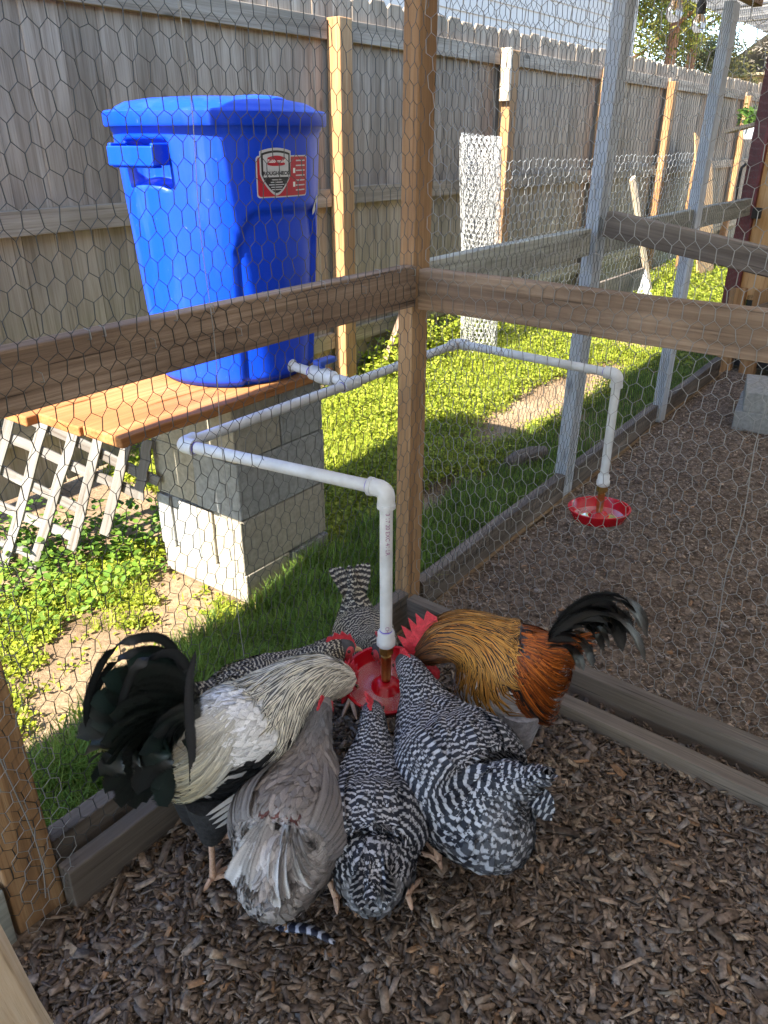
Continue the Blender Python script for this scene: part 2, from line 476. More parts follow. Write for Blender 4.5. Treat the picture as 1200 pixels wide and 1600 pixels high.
# ---------------------------------------------------------------- boards
def jitter_box(L, W, T, amp=0.0012, nx=6, dog=0.0):
    """a board along local X, slightly uneven along its length"""
    vs, fs = [], []
    for i in range(nx + 1):
        x = -L / 2 + L * i / nx
        a = rng.normal(0, amp, 2)
        for (y, z) in ((-1, -1), (1, -1), (1, 1), (-1, 1)):
            yy = y * W / 2
            if dog > 0 and i == nx: yy *= (1 - 2 * dog / W)
            xx = x - (dog if (dog > 0 and i == nx - 1) else 0) * 0
            vs.append((xx, yy + a[0], z * T / 2 + a[1]))
    if dog > 0:
        # second-last ring right under the clipped corners
        for k in range(4):
            v = vs[(nx - 1) * 4 + k]; vs[(nx - 1) * 4 + k] = (L / 2 - dog, v[1], v[2])
    for i in range(nx):
        for k in range(4):
            k2 = (k + 1) % 4
            fs.append((i * 4 + k, i * 4 + k2, i * 4 + 4 + k2, i * 4 + 4 + k))
    fs.append((3, 2, 1, 0)); fs.append(tuple(nx * 4 + k for k in range(4)))
    return vs, fs

def board(name, p0, p1, W, T, mat, parent=None, face=(0, -1, 0), bevel=0.003, amp=0.0012, dog=0.0, me=None):
    """p0 to p1 is the centre line; T is measured along `face`, W across it"""
    p0, p1 = Vector(p0), Vector(p1)
    x = (p1 - p0); L = x.length; x.normalize()
    z = Vector(face); z = (z - x * z.dot(x)).normalized(); y = z.cross(x)
    M = Matrix.Translation((p0 + p1) / 2) @ Matrix((x, y, z)).transposed().to_4x4()
    if me is None:
        vs, fs = jitter_box(L, W, T, amp, dog=dog)
        me = make_mesh(name, np.array(vs), fs, mat)
    o = bpy.data.objects.new(name, me)
    if bevel > 0:
        bv = o.modifiers.new('bevel', 'BEVEL'); bv.width = bevel; bv.segments = 2; bv.limit_method = 'ANGLE'; bv.angle_limit = R(50)
    return link(o, parent, M)

# ================================================================ THE SETTING
def grid_mesh(x0, x1, y0, y1, nx, ny, zf):
    xs = np.linspace(x0, x1, nx); ys = np.linspace(y0, y1, ny)
    Xg, Yg = np.meshgrid(xs, ys, indexing='ij')
    Zg = zf(Xg, Yg)
    V = np.stack([Xg, Yg, Zg], -1).reshape(-1, 3)
    i = np.arange(nx - 1)[:, None] * ny + np.arange(ny - 1)[None, :]
    F = np.stack([i, i + ny, i + ny + 1, i + 1], -1).reshape(-1, 4)
    return V, F

def hills(x, y):
    near = (np.abs(x) < 8) & (np.abs(y) < 6)
    return np.where(near, 0.012 * np.sin(2.1 * x + 1.3 * y) * np.cos(1.7 * y - x) - 0.012, -0.012)
V, F = grid_mesh(-60, 80, -60, 80, 2, 2, lambda x, y: x * 0 - 0.06)
g = link(bpy.data.objects.new('ground', make_mesh('ground', V, F, M_soil)))
tag(g, kind='structure')
V, F = grid_mesh(-4, 14, -0.02, 3.0, 200, 60, lambda x, y: hills(x, y))
g2 = link(bpy.data.objects.new('yard_soil', make_mesh('yard_soil', V, F, M_soil, smooth=True)))
tag(g2, kind='structure')
def mulch_h(x, y):
    return 0.008 * np.sin(5 * x + 2 * y) * np.cos(4 * y - 1.5 * x) + 0.005 * np.sin(13 * x - 9 * y)
V, F = grid_mesh(-4, 3.6, -4, -0.021, 150, 90, lambda x, y: mulch_h(x, y) - 0.006)
g3 = link(bpy.data.objects.new('run_floor', make_mesh('run_floor', V, F, M_mulch, smooth=True)))
tag(g3, kind='structure')

# ================================================================ FENCE
FY = 1.785
fence = empty('wooden_fence', (3, FY, 0))
tag(fence, 'tall weathered grey privacy fence of upright boards behind the bin', 'fence')
PZ = 1.98
pk = []
for k in range(5):
    L = PZ - 0.0
    vs, fs = jitter_box(L, 0.157, 0.016, 0.0015, nx=7, dog=0.028)
    pk.append(make_mesh('picket', np.array(vs), fs, M_fence))
x = -3.2; i = 0
while x < 13.5:
    dz = rng.normal(0, 0.006); ry = rng.normal(0, 0.004)
    board('picket', (x + ry, FY + 0.009 + 0.0035 * (i % 2), dz), (x - ry, FY + 0.009 + 0.0035 * (i % 2), PZ + dz), 0.157, 0.016, M_fence, fence, face=(0, -1, 0), bevel=0.006, me=pk[int(rng.integers(5))])
    x += 0.155; i += 1
posts_x = [1.80, 3.60, 5.29, 6.95, 8.5, 9.94, 11.5, -0.02 - 1.6]
fpm = None
for px in sorted(posts_x):
    o = board('fence_post', (px, FY - 0.065, -0.05), (px + 0.01, FY - 0.065, 1.87 - 0.006 * max(0, px)), 0.10, 0.085, M_fence_post, fence, face=(0, -1, 0), bevel=0.005)
sp = sorted(posts_x)
spans = [(-3.2, sp[0])] + list(zip(sp[:-1], sp[1:])) + [(sp[-1], 13.5)]
for (a, b_) in spans:
    for z0, hgt in ((1.815, 0.095), (1.04, 0.09), (0.27, 0.09)):
        board('fence_rail', (a + 0.052, FY - 0.019, z0), (b_ - 0.052, FY - 0.019, z0 - 0.003), hgt, 0.036, M_fence, fence, face=(0, -1, 0), bevel=0.003)
# sistered strip on the second visible post
board('post_strip', (3.535, FY - 0.075, 1.55), (3.535, FY - 0.075, 1.86), 0.03, 0.07, M_pale, fence, face=(0, -1, 0))

# ================================================================ CHICKEN RUN FRAME
run = empty('chicken_run', (0, 0, 0))
tag(run, 'timber framed chicken run with hexagonal wire walls and corrugated roof', 'chicken run')
TOP = 1.85
# main wall posts
board('post', (-1.262, 0.0, -0.05), (-1.275, 0.0, TOP), 0.095, 0.045, M_post, run, face=(0, -1, 0), bevel=0.005)
board('post', (0.0, 0.022, -0.05), (0.022, 0.022, TOP), 0.072, 0.046, M_post, run, face=(0, -1, 0), bevel=0.004)
board('post', (1.13, 0.022, -0.05), (1.21, 0.022, TOP), 0.085, 0.05, M_bluepost, run, face=(0, -1, 0), bevel=0.004)
board('post', (2.25, 0.0, 0.0), (2.40, 0.012, TOP), 0.085, 0.05, M_bluepost, run, face=(0, -1, 0), bevel=0.004)
board('post', (-0.03, -1.10, -0.05), (-0.03, -1.10, TOP), 0.06, 0.08, M_post, run, face=(-1, 0, 0))
# mid rails of the long wall
board('rail', (-1.98, 0.0, 1.0), (-0.042, 0.0, 0.992), 0.098, 0.04, M_rail, run, face=(0, -1, 0), bevel=0.004)
board('rail', (0.045, 0.022, 0.995), (1.095, 0.022, 0.99), 0.092, 0.04, M_greyrail, run, face=(0, -1, 0), bevel=0.004)
board('rail', (1.185, 0.018, 0.985), (3.40, 0.018, 0.97), 0.092, 0.04, M_greyrail, run, face=(0, -1, 0), bevel=0.004)
# cross walls
board('rail', (-0.02, -0.022, 0.986), (-0.012, -1.75, 0.965), 0.098, 0.04, M_rail, run, face=(-1, 0, 0), bevel=0.004)
board('rail', (1.15, -0.028, 1.05), (1.17, -1.9, 0.76), 0.085, 0.06, M_base, run, face=(-1, 0, 0), bevel=0.005)
# baseboards, long wall and cross wall: a wired outer board, a second board inside it
board('baseboard', (0.045, 0.012, 0.035), (1.085, 0.015, 0.035), 0.115, 0.04, M_base, run)
board('baseboard', (1.175, 0.015, 0.033), (3.4, 0.015, 0.033), 0.115, 0.04, M_base, run)
board('baseboard', (-1.21, 0.012, 0.07), (-0.04, 0.012, 0.03), 0.13, 0.04, M_base, run)
board('baseboard', (-1.22, -0.05, 0.04), (-0.5, -0.048, 0.03), 0.125, 0.036, M_base, run)
board('baseboard', (-1.95, -0.01, 0.06), (-1.318, -0.01, 0.05), 0.16, 0.04, M_greyrail, run)
board('baseboard', (-0.06, -0.03, 0.035), (-0.10, -1.2, 0.035), 0.13, 0.04, M_base, run, face=(-1, 0, 0))
board('baseboard', (-0.155, -0.40, 0.0), (-0.19, -1.3, -0.005), 0.11, 0.045, M_base, run, face=(-1, 0, 0))
# top plates and rafters carrying the roof
board('top_plate', (-7.2, 0.02, TOP + 0.075), (2.85, 0.02, TOP + 0.075), 0.09, 0.045, M_rail, run)
for rx in (-5.8, -4.5, -3.2, -1.9, -0.6, 0.6, 1.8, 3.0):
    board('rafter', (rx, -0.01, TOP + 0.088), (rx, -4.3, TOP + 0.235), 0.045, 0.07, M_greyrail, run, face=(0, 0, 1))

for bx in np.arange(-7.0, 3.6, 0.31):  # unseen wall added behind the camera to block low sky light
    board('unseen_shade_board', (bx, -4.42, -0.05), (bx, -4.42, 2.1), 0.305, 0.02, M_fence, run, face=(0, 1, 0), bevel=0)

def corrugated(x0, x1, y0, y1, z0, z1, period=0.076, amp=0.011):
    nx = int((x1 - x0) / period * 6); xs = np.linspace(x0, x1, nx)
    z = amp * np.cos(xs * 2 * np.pi / period)
    V = np.concatenate([np.stack([xs, np.full(nx, y0), z0 + z], 1), np.stack([xs, np.full(nx, y1), z1 + z], 1)])
    i = np.arange(nx - 1)
    F = np.stack([i, i + 1, nx + i + 1, nx + i], 1)
    return V, F
xx = -7.2
for k in range(24):
    V, F = corrugated(xx, xx + 0.646, 0.45 + rng.normal(0, 0.004), -4.4, TOP + 0.135 + 0.003 * (k % 2), TOP + 0.30 + 0.003 * (k % 2))
    o = bpy.data.objects.new('roof_sheet', make_mesh('roof_sheet', V, F, M_roof, smooth=True))
    s_ = o.modifiers.new('solid', 'SOLIDIFY'); s_.thickness = 0.002
    link(o, run)
    xx += 0.6

# ---------------------------------------------------------------- hexagonal wire
def hex_wire(name, O, U, Wd, H, parent, mat, cell=0.031, row=0.036, r=0.0007, warp=0.006, tw=1.5, bend=None, seed=0):
    """wire netting spanning O + u*U + v*Z; every edge is a thin three-sided wire"""
    rg = np.random.default_rng(seed)
    nc = int(Wd / (cell / 2)); nr = int(H / row)
    I, J = np.meshgrid(np.arange(nc + 1), np.arange(nr + 1), indexing='ij')
    d = row * 0.17
    sgn = np.where((I + J) % 2 == 0, 1.0, -1.0)
    u = I * cell / 2 + rg.normal(0, cell * 0.045, I.shape)
    v = J * row + sgn * d + rg.normal(0, row * 0.035, I.shape)
    u = u + 0.006 * np.sin(v * 5 + u * 2 + seed) + 0.004 * np.sin(v * 13 - u * 7)
    v = v + 0.008 * np.sin(u * 4 + 1.3 * seed) + 0.004 * np.sin(u * 11 + v * 6)
    wv = warp * (np.sin(u * 5.1 + v * 3.3 + seed) + np.sin(u * 9.7 - v * 7.1)) * 0.5
    O = np.array(O, float); U = np.array(U, float); U = U / np.linalg.norm(U)
    Nn = np.cross(U, [0, 0, 1.0])
    if bend is None:
        P = O + u[..., None] * U + wv[..., None] * Nn
        P[..., 2] = O[2] + v
    else:
        P = bend(u, v, wv)
    P = P.reshape(-1, 3)
    idx = lambda i, j: i * (nr + 1) + j
    i0, j0 = np.meshgrid(np.arange(nc), np.arange(nr + 1), indexing='ij')
    E1 = np.stack([idx(i0, j0).ravel(), idx(i0 + 1, j0).ravel()], 1)
    i1, j1 = np.meshgrid(np.arange(nc + 1), np.arange(nr), indexing='ij')
    up = ((i1 + j1) % 2 == 0)
    E2 = np.stack([idx(i1, j1)[up].ravel(), idx(i1, j1 + 1)[up].ravel()], 1)
    E = np.concatenate([E1, E2]); rad = np.concatenate([np.full(len(E1), r), np.full(len(E2), r * tw)])
    A, B = P[E[:, 0]], P[E[:, 1]]
    t = B - A; t /= np.linalg.norm(t, axis=1, keepdims=True) + 1e-9
    a = np.cross(t, Nn + 1e-3); a /= np.linalg.norm(a, axis=1, keepdims=True) + 1e-9
    b2 = np.cross(t, a)
    Vs = []
    for end in (A - t * r * 0.5, B + t * r * 0.5):
        for k in range(3):
            an = 2 * math.pi * k / 3
            Vs.append(end + (a * math.cos(an) + b2 * math.sin(an)) * rad[:, None])
    V = np.stack(Vs, 1).reshape(-1, 3)
    n0 = np.arange(len(E)) * 6
    F = np.concatenate([np.stack([n0 + k, n0 + (k + 1) % 3, n0 + 3 + (k + 1) % 3, n0 + 3 + k], 1) for k in range(3)])
    Mi = np.array(world_of(parent).inverted())
    V = V @ Mi[:3, :3].T + Mi[:3, 3]
    o = bpy.data.objects.new(name, make_mesh(name, V, F, mat, smooth=True))
    return link(o, parent, world_of(parent))

hex_wire('chicken_wire', (-1.98, -0.027, 0.06), (1, 0, 0), 1.96, 1.80, run, M_galvd, seed=1)
hex_wire('chicken_wire', (0.03, -0.012, 0.05), (1, 0, 0), 3.36, 1.81, run, M_galvd, seed=2)
hex_wire('chicken_wire', (-0.044, -1.75, 0.05), (0, 1, 0), 1.72, 1.81, run, M_galv, seed=3)
hex_wire('chicken_wire', (-1.30, -0.06, 0.02), (1, 0, 0), 0.12, 1.2, run, M_galv, seed=5, warp=0.012)
# selvage wires running up the cross wall and the long wall
def strand(pts, r=0.0012):
    mb = MB(); mb.tube(pts, r, 5)
    mb.build('selvage_wire', M_galv, run, smooth=True)
strand([(-0.046, -0.86 + 0.004 * math.sin(k), 0.06 + 0.05 * k) for k in range(34)])
strand([(-0.72 + 0.004 * math.sin(k * 0.8), -0.030, 0.1 + 0.05 * k) for k in range(34)], 0.0009)
strand([(-1.255 + 0.012 * math.sin(k * 0.5) - 0.02 * (k / 20), -0.032 - 0.006 * math.sin(k), 0.05 + 0.05 * k) for k in range(20)], 0.0014)
# staples on the rail
for k in range(16):
    sx = -1.05 + k * 0.066 + rng.normal(0, 0.012)
    zz = 1.045 if k % 3 else 1.0 + rng.normal(0, 0.02)
    mb = MB(); mb.tube([(sx, -0.019, zz + 0.008), (sx + 0.002, -0.031, zz + 0.006), (sx + 0.003, -0.031, zz - 0.008), (sx + 0.004, -0.019, zz - 0.010)], 0.0008, 5)
    mb.build('staple', M_galv, run, smooth=True)

# leaning board in the near left corner
lb = board('leaning_board', (-1.556, -0.509, 1.0), (-1.42, -0.345, -0.01), 0.06, 0.04, M_pale, None, face=(-0.4, -0.85, 0.25), bevel=0.003)
tag(lb, 'pale sawn board leaning in the bottom left corner', 'board')

# ================================================================ STAND OF CONCRETE BLOCKS
def hollow_block(name, c, size, mat, rz=0.0, groove=True):
    """a block with two grooves in each end face"""
    L, W, H = size
    mb = MB()
    mb.box((0, 0, 0), (L - 0.024, W, H))
    for s_ in (-1, 1):
        x_ = s_ * (L / 2 - 0.006)
        if groove:
            for (y0, y1) in ((-W / 2, -W * 0.02), (W * 0.16, W / 2)):
                mb.box((x_, (y0 + y1) / 2, 0), (0.012, y1 - y0, H))
        else:
            mb.box((x_, 0, 0), (0.012, W, H))
    o = mb.build(name, mat, None, M=Matrix.Translation(Vector(c)) @ Matrix.Rotation(rz, 4, 'Z'), bevel=0.004)
    return o
SX, SY0, SY1 = -0.065, 0.455, 0.845
W2 = (SY1 - SY0) / 2 - 0.0002
blk = [
 ('paving_slab', (-0.16, SY0 + 0.193, 0.045), (0.20, 0.39, 0.10), M_block, 'pale cap block on the ground at the front of the stand'),
 ('paving_slab', (0.045, SY0 + 0.193, 0.04), (0.185, 0.39, 0.09), M_block2, 'darker cap block on the ground at the back of the stand'),
]
for nm, c, sz, mt, lb_ in blk:
    tag(hollow_block(nm, c, sz, mt, groove=False), lb_, 'concrete block')
names = [('right', 'fence side')]
rows_ = [(0.188, 0.183), (0.375, 0.183), (0.561, 0.181)]
txt = ['bottom', 'middle', 'top']
for k, (zc, hh) in enumerate(rows_):
    if k < 2:
        for j in range(2):
            yc = SY0 + W2 / 2 + j * (W2 + 0.0004)
            o = hollow_block('concrete_block', (SX + rng.normal(0, 0.003), yc, zc), (0.39, W2, hh), M_block if (k + j) % 2 == 0 else M_block2, 0.0, groove=(k == 0))
            tag(o, 'concrete block in the %s course of the stand, %s' % (txt[k], 'nearest the run' if j == 0 else 'nearest the fence'), 'concrete block', 'concrete blocks of the stand')
    else:
        for j in range(2):
            xc = SX - 0.098 + j * 0.197
            o = hollow_block('concrete_block', (xc, (SY0 + SY1) / 2, zc), (0.192, 0.39, hh), M_block2 if j else M_block, 0, groove=False)
            tag(o, 'concrete block in the top course under the planks, %s' % ('at the sunny end' if j == 0 else 'at the valve end'), 'concrete block', 'concrete blocks of the stand')
ZB = 0.653
for k, (y0, y1, xa, xb) in enumerate(((0.405, 0.5595, -0.655, 0.135), (0.56, 0.7375, -0.665, 0.14), (0.738, 0.90, -0.70, 0.13))):
    o = board('stand_plank', (xa, (y0 + y1) / 2, ZB + 0.0135), (xb, (y0 + y1) / 2 , ZB + 0.0135), y1 - y0, 0.027, M_plank, None, face=(0, 0, 1), bevel=0.004)
    tag(o, ['orange wooden plank under the bin, nearest the run', 'orange wooden plank under the middle of the bin', 'orange wooden plank under the bin, nearest the fence'][k], 'plank', 'planks on the block stand')

# ================================================================ BLUE BIN
BX, BY, BZ = -0.043, 0.644, ZB + 0.0275
binr = empty('trash_bin', (BX, BY, BZ))
tag(binr, 'large blue plastic lidded bin standing on planks over concrete blocks', 'bin')
BH = 0.685
def bin_r(z):
    t = z / BH
    return 0.234 + 0.044 * t
nth, nz_ = 180, 90
th = np.linspace(0, 2 * np.pi, nth, endpoint=False); zz = np.linspace(0, BH, nz_)
TH, ZZ = np.meshgrid(th, zz, indexing='ij')
RR = bin_r(ZZ)
def sstep(a, b_, x): 
    t = np.clip((x - a) / (b_ - a), 0, 1); return t * t * (3 - 2 * t)
def angd(a, b_):
    return (a - b_ + np.pi) % (2 * np.pi) - np.pi
for cen in (R(268), R(88)):
    dth = np.abs(angd(TH, cen)); half = R(38)
    topz = 0.475 - 0.10 * sstep(R(20), R(38), dth) ** 2
    m_ = (1 - sstep(half - R(2.5), half, dth)) * (1 - sstep(topz - 0.012, topz, ZZ))
    RR = RR - 0.014 * m_
for cen in (R(183), R(3)):      # pockets below the handles
    dth = np.abs(angd(TH, cen))
    m_ = (1 - sstep(R(14), R(17), dth)) * sstep(0.535, 0.548 , ZZ + 0.012 * (dth / R(16)) ** 2) * (1 - sstep(0.63, 0.64, ZZ))
    RR = RR - 0.045 * m_
RR = RR + 0.006 * sstep(0.655, 0.665, ZZ)
RR = RR - 0.02 * (1 - sstep(0.0, 0.02, ZZ))
Vb = np.stack([RR * np.cos(TH), RR * np.sin(TH), ZZ], -1).reshape(-1, 3)
i = np.arange(nth)[:, None]; j = np.arange(nz_ - 1)[None, :]
Fb = np.stack([(i * nz_ + j), ((i + 1) % nth) * nz_ + j, ((i + 1) % nth) * nz_ + j + 1, i * nz_ + j + 1], -1).reshape(-1, 4)
o = bpy.data.objects.new('body', make_mesh('body', Vb, Fb, M_bin, smooth=True)); link(o, binr, world_of(binr))
# lid: flat rim, raised ring and a domed centre with a cross rib
prof = [(0.270, -0.004), (0.294, -0.006), (0.297, 0.0), (0.297, 0.026), (0.291, 0.031), (0.272, 0.033), (0.262, 0.041), (0.24, 0.051), (0.19, 0.059), (0.12, 0.064), (0.05, 0.066), (0.0015, 0.0665)]
mb = MB(); mb.lathe(prof, (BX, BY, BZ + BH - 0.01), n=96)
lid = mb.build('lid', M_bin, binr, smooth=True)
mb = MB()
for k in range(2):
    a = R(100) + k * R(180)
    mb.ball((BX + 0.12 * math.cos(a), BY + 0.12 * math.sin(a), BZ + BH + 0.044), (0.10, 0.065, 0.015), 20, 10, Matrix.Rotation(a, 3, 'Z'))
mb.build('raised_panel', M_bin, lid, smooth=True)
for cen in (R(183), R(3)):
    c_, s_ = math.cos(cen), math.sin(cen)
    def loc(r, t, z): return (BX + r * c_ - t * s_, BY + r * s_ + t * c_, BZ + z)
    mb = MB()
    rot = Matrix.Rotation(cen, 3, 'Z')
    mb.box(loc(0.308, 0, 0.602), (0.014, 0.165, 0.045), rot)
    for t_ in (-0.082, 0.082):
        mb.box(loc(0.285, t_ * 0.94, 0.606), (0.05, 0.012, 0.05), rot)
    mb.box(loc(0.294, 0, 0.578), (0.03, 0.15, 0.006), rot)
    mb.build('handle', M_bin, binr, bevel=0.004)

def cyl_patch(name, th0, wid, z0, z1, off, mat, parent, shape=None, n=14):
    """decal wrapped on the bin; shape: list of (u -0.5..0.5, v 0..1) outline columns [(u, vlow, vhigh)]"""
    vs, fs = [], []
    cols_ = shape if shape else [(-0.5 + k / n, 0, 1) for k in range(n + 1)]
    rmid = bin_r((z0 + z1) / 2) 
    for (u, lo, hi) in cols_:
        for v in (lo, (lo + hi) / 2, hi):
            z = z0 + (z1 - z0) * v
            a = th0 + u * wid / rmid
            r_ = bin_r(z) + off
            vs.append((BX + r_ * math.cos(a), BY + r_ * math.sin(a), BZ + z))
    for k in range(len(cols_) - 1):
        for q in range(2):
            fs.append((k * 3 + q, (k + 1) * 3 + q, (k + 1) * 3 + q + 1, k * 3 + q + 1))
    mb = MB().add(vs, fs)
    return mb.build(name, mat, parent, smooth=True)
def wrap_text(body, th0, zc, size, off, mat, parent, name='lettering', sx=1.0, bold=0.0):
    cu = bpy.data.curves.new('t', 'FONT'); cu.body = body; cu.size = size; cu.align_x = 'CENTER'; cu.align_y = 'CENTER'; cu.offset = bold
    to = bpy.data.objects.new('t', cu)
    me = bpy.data.meshes.new_from_object(to)
    bpy.data.objects.remove(to)
    inv = world_of(parent).inverted()
    for v in me.vertices:
        a = th0 + v.co.x * sx / bin_r(zc); z = zc + v.co.y
        r_ = bin_r(z) + off
        v.co = inv @ Vector((BX + r_ * math.cos(a), BY + r_ * math.sin(a), BZ + z))
    me.materials.clear(); me.materials.append(mat)
    o = bpy.data.objects.new(name, me)
    return link(o, parent, world_of(parent))
M_lred = plain('label_red', (0.42, 0.012, 0.03), 0.45)
M_lsil = plain('label_silver', (0.52, 0.53, 0.55), 0.4)
M_lblk = plain('label_black', (0.02, 0.02, 0.024), 0.45)
M_lwht = plain('label_white', (0.8, 0.8, 0.78), 0.5)
LTH = R(264)
rr = [(-0.5, .06, .94), (-0.485, .02, .98), (-0.46, 0, 1)] + [(-0.46 + 0.92 * k / 12, 0, 1) for k in range(1, 13)] + [(0.485, .02, .98), (0.5, .06, .94)]
lab = cyl_patch('label', LTH, 0.172, 0.503, 0.602, 0.0012, M_lsil, binr, rr)
cyl_patch('label_panel', LTH, 0.166, 0.506, 0.599, 0.0020, M_lred, lab, rr)
def shield(w_):
    out_ = []
    for k in range(17):
        u = -0.5 + k / 16
        a = abs(u) * 2
        lo = 0.42 * a ** 1.7 if a < 0.97 else 0.45
        hi = 1.0 - 0.07 * a ** 2
        out_.append((u, lo, hi))
    return out_
sh = LTH - 0.030 / bin_r(0.55)
cyl_patch('label_shield', sh, 0.094, 0.508, 0.620, 0.0028, M_lsil, lab, shield(1))
cyl_patch('label_shield', sh, 0.086, 0.514, 0.614, 0.0034, M_lblk, lab, shield(1))
cyl_patch('label_shield', sh, 0.076, 0.552, 0.609, 0.0040, M_lsil, lab, [(-0.5 + k / 12, 0, 1 - 0.1 * abs(-1 + k / 6) ** 2) for k in range(13)])
cyl_patch('label_badge', sh, 0.052, 0.578, 0.602, 0.0046, M_lred, lab, [(-0.5 + k / 12, 0.12 * abs(-1 + k / 6) ** 3, 1 - 0.2 * abs(-1 + k / 6) ** 2) for k in range(13)])
wrap_text('Rubbermaid', sh, 0.589, 0.0105, 0.0052, M_lwht, lab, bold=0.0003)
wrap_text('ROUGHNECK', sh, 0.5605, 0.0125, 0.0046, M_lblk, lab, bold=0.0005)
for k, t_ in enumerate(('BRUTE STRONG', 'LASTS FOR YEARS', 'WILL NOT CRACK', 'OR FADE', '32 GAL')):
    pass
for k, wd in enumerate((0.030, 0.036, 0.046, 0.034, 0.030)):
    cyl_patch('label_line', sh, wd, 0.5445 - k * 0.0058, 0.5468 - k * 0.0058, 0.0040, M_lsil, lab, n=4)
s2 = LTH + 0.05 / bin_r(0.55)
for k in range(7):
    cyl_patch('label_line', s2 + 0.02, 0.038, 0.588 - k * 0.0118, 0.591 - k * 0.0118, 0.0026, M_lsil, lab, n=4)
for z_ in (0.527, 0.560):
    cyl_patch('label_line', s2 - 0.075, 0.008, z_, z_ + 0.012, 0.0026, M_lwht, lab, n=4)
# torn sticker at the top of the recess
cyl_patch('torn_sticker', R(297), 0.05, 0.45, 0.50, 0.0015, plain('sticker_paper', (0.6, 0.57, 0.5), 0.8, noise=0.2), binr, [(-0.5, 0.0, 0.25), (-0.2, 0.1, 0.6), (0.1, 0.3, 0.9), (0.3, 0.55, 0.95), (0.5, 0.6, 1.0)])

# ================================================================ WATER PIPES
PZ_, PYP = 0.705, 0.204
pr = 0.0133
CL = Vector((-0.636, PYP, PZ_)); CR = Vector((0.54, PYP, PZ_)); TE = Vector((-0.035, PYP, PZ_ - 0.003))
E1 = Vector((-0.562, -0.309, PZ_ + 0.0)); E2 = Vector((0.495, -0.368, PZ_))
pipe = empty('water_pipe', (TE.x, TE.y, TE.z))
tag(pipe, 'white plastic water pipe running from the blue bin to both red dishes', 'water pipe')
def seg(name, a, b_, r_=pr, mat=M_pvc, parent=pipe, n=20):
    mb = MB(); mb.tube([a, b_], r_, n); return mb.build(name, mat, parent, smooth=True)
def elbow(p, da, db, r_=pr + 0.0045, L=0.026, parent=pipe):
    da, db = Vector(da).normalized(), Vector(db).normalized()
    p = Vector(p)
    pts = [p + da * (L + 0.010)]
    for k in range(7):
        t = k / 6
        pts.append(p + da * L * 0.7 * (1 - t) ** 2 + db * L * 0.7 * t ** 2)
    pts.append(p + db * (L + 0.010))
    mb = MB(); mb.tube(pts, r_, 20)
    # socket collars
    mb.tube([p + da * (L + 0.004), p + da * (L + 0.0125)], r_ + 0.0012, 20)
    mb.tube([p + db * (L + 0.004), p + db * (L + 0.0125)], r_ + 0.0012, 20)
    return mb.build('elbow', M_pvc, parent, smooth=True)
X1 = Vector((1, 0, 0))
seg('pipe_length', CL, TE); seg('pipe_length', TE, CR)
seg('pipe_length', CL, E1); seg('pipe_length', CR, E2)
D1 = Vector((-0.562, -0.309, 0.375)); D2 = Vector((0.495, -0.368, 0.39))
p1 = seg('pipe_length', E1, D1); seg('pipe_length', E2, D2)
elbow(CL, (1, 0, 0), E1 - CL); elbow(CR, (-1, 0, 0), E2 - CR)
elbow(E1, CL - E1, (0, 0, -1)); elbow(E2, CR - E2, (0, 0, -1))
mb = MB(); mb.tube([TE - X1 * 0.034, TE + X1 * 0.034], pr + 0.0045, 20)
sp_dir = Vector((0.0, 1.0, 0.08)).normalized()
mb.tube([TE, TE + sp_dir * 0.04], pr + 0.0045, 20)
mb.build('tee', M_pvc, pipe, smooth=True)
SPE = TE + sp_dir * 0.245
seg('pipe_length', TE, SPE)
mb = MB(); mb.tube([TE + sp_dir * t for t in (0.055, 0.06, 0.075, 0.085, 0.115, 0.125, 0.14, 0.145)], [0.016, 0.0215, 0.0215, 0.024, 0.024, 0.0215, 0.0215, 0.016], 20)
valve = mb.build('valve', M_pvc, pipe, smooth=True)
vc = TE + sp_dir * 0.10
mb = MB(); mb.box(vc + Vector((0.012, 0, 0.040)), (0.075, 0.03, 0.016)); mb.tube([vc, vc + Vector((0, 0, 0.042))], 0.009, 12)
mb.build('valve_handle', M_blueplastic, valve, bevel=0.004)
mb = MB(); mb.tube([SPE - sp_dir * 0.03, SPE - sp_dir * 0.002], pr + 0.006, 20); mb.build('bulkhead_nut', M_pvc, pipe, smooth=True)
# purple primer rings at the joints
def ring(p, d_, r_=pr + 0.0004, L=0.006):
    d_ = Vector(d_).normalized(); p = Vector(p)
    mb = MB(); mb.tube([p, p + d_ * L], r_, 20); mb.build('primer_ring', M_purple, pipe, smooth=True)
for p_, d_ in ((E1 + (CL - E1).normalized() * 0.0385, CL - E1), (E2 + (CR - E2).normalized() * 0.0385, CR - E2), (CL + (E1 - CL).normalized() * 0.0385, E1 - CL), (TE + X1 * 0.034, X1), (TE - X1 * 0.040, X1), (D1 + Vector((0, 0, -0.0015)), (0, 0, 1)), (TE + sp_dir * 0.147, sp_dir)):
    ring(p_, d_, L=0.004)
# adapters and brass nipples
for D_ in (D1, D2):
    mb = MB(); mb.tube([D_ + Vector((0, 0, z)) for z in (0.0, -0.004, -0.018, -0.021, -0.034, -0.038)], [0.0165, 0.0185, 0.0185, 0.0205, 0.0205, 0.017], 8 if False else 20)
    mb.build('adapter', M_pvc, pipe, smooth=True)
    mb = MB(); mb.tube([D_ + Vector((0, 0, z)) for z in (-0.036, -0.038, -0.056, -0.058)], [0.013, 0.0165, 0.0165, 0.012], 6)
    mb.tube([D_ + Vector((0, 0, z)) for z in (-0.052, -0.066)], 0.009, 14)
    mb.tube([D_ + Vector((0, 0, z)) for z in (-0.062, -0.064, -0.110, -0.130)], [0.009, 0.0115, 0.0115, 0.010], 14)
    br = mb.build('brass_nipple', M_brass, pipe, smooth=True)
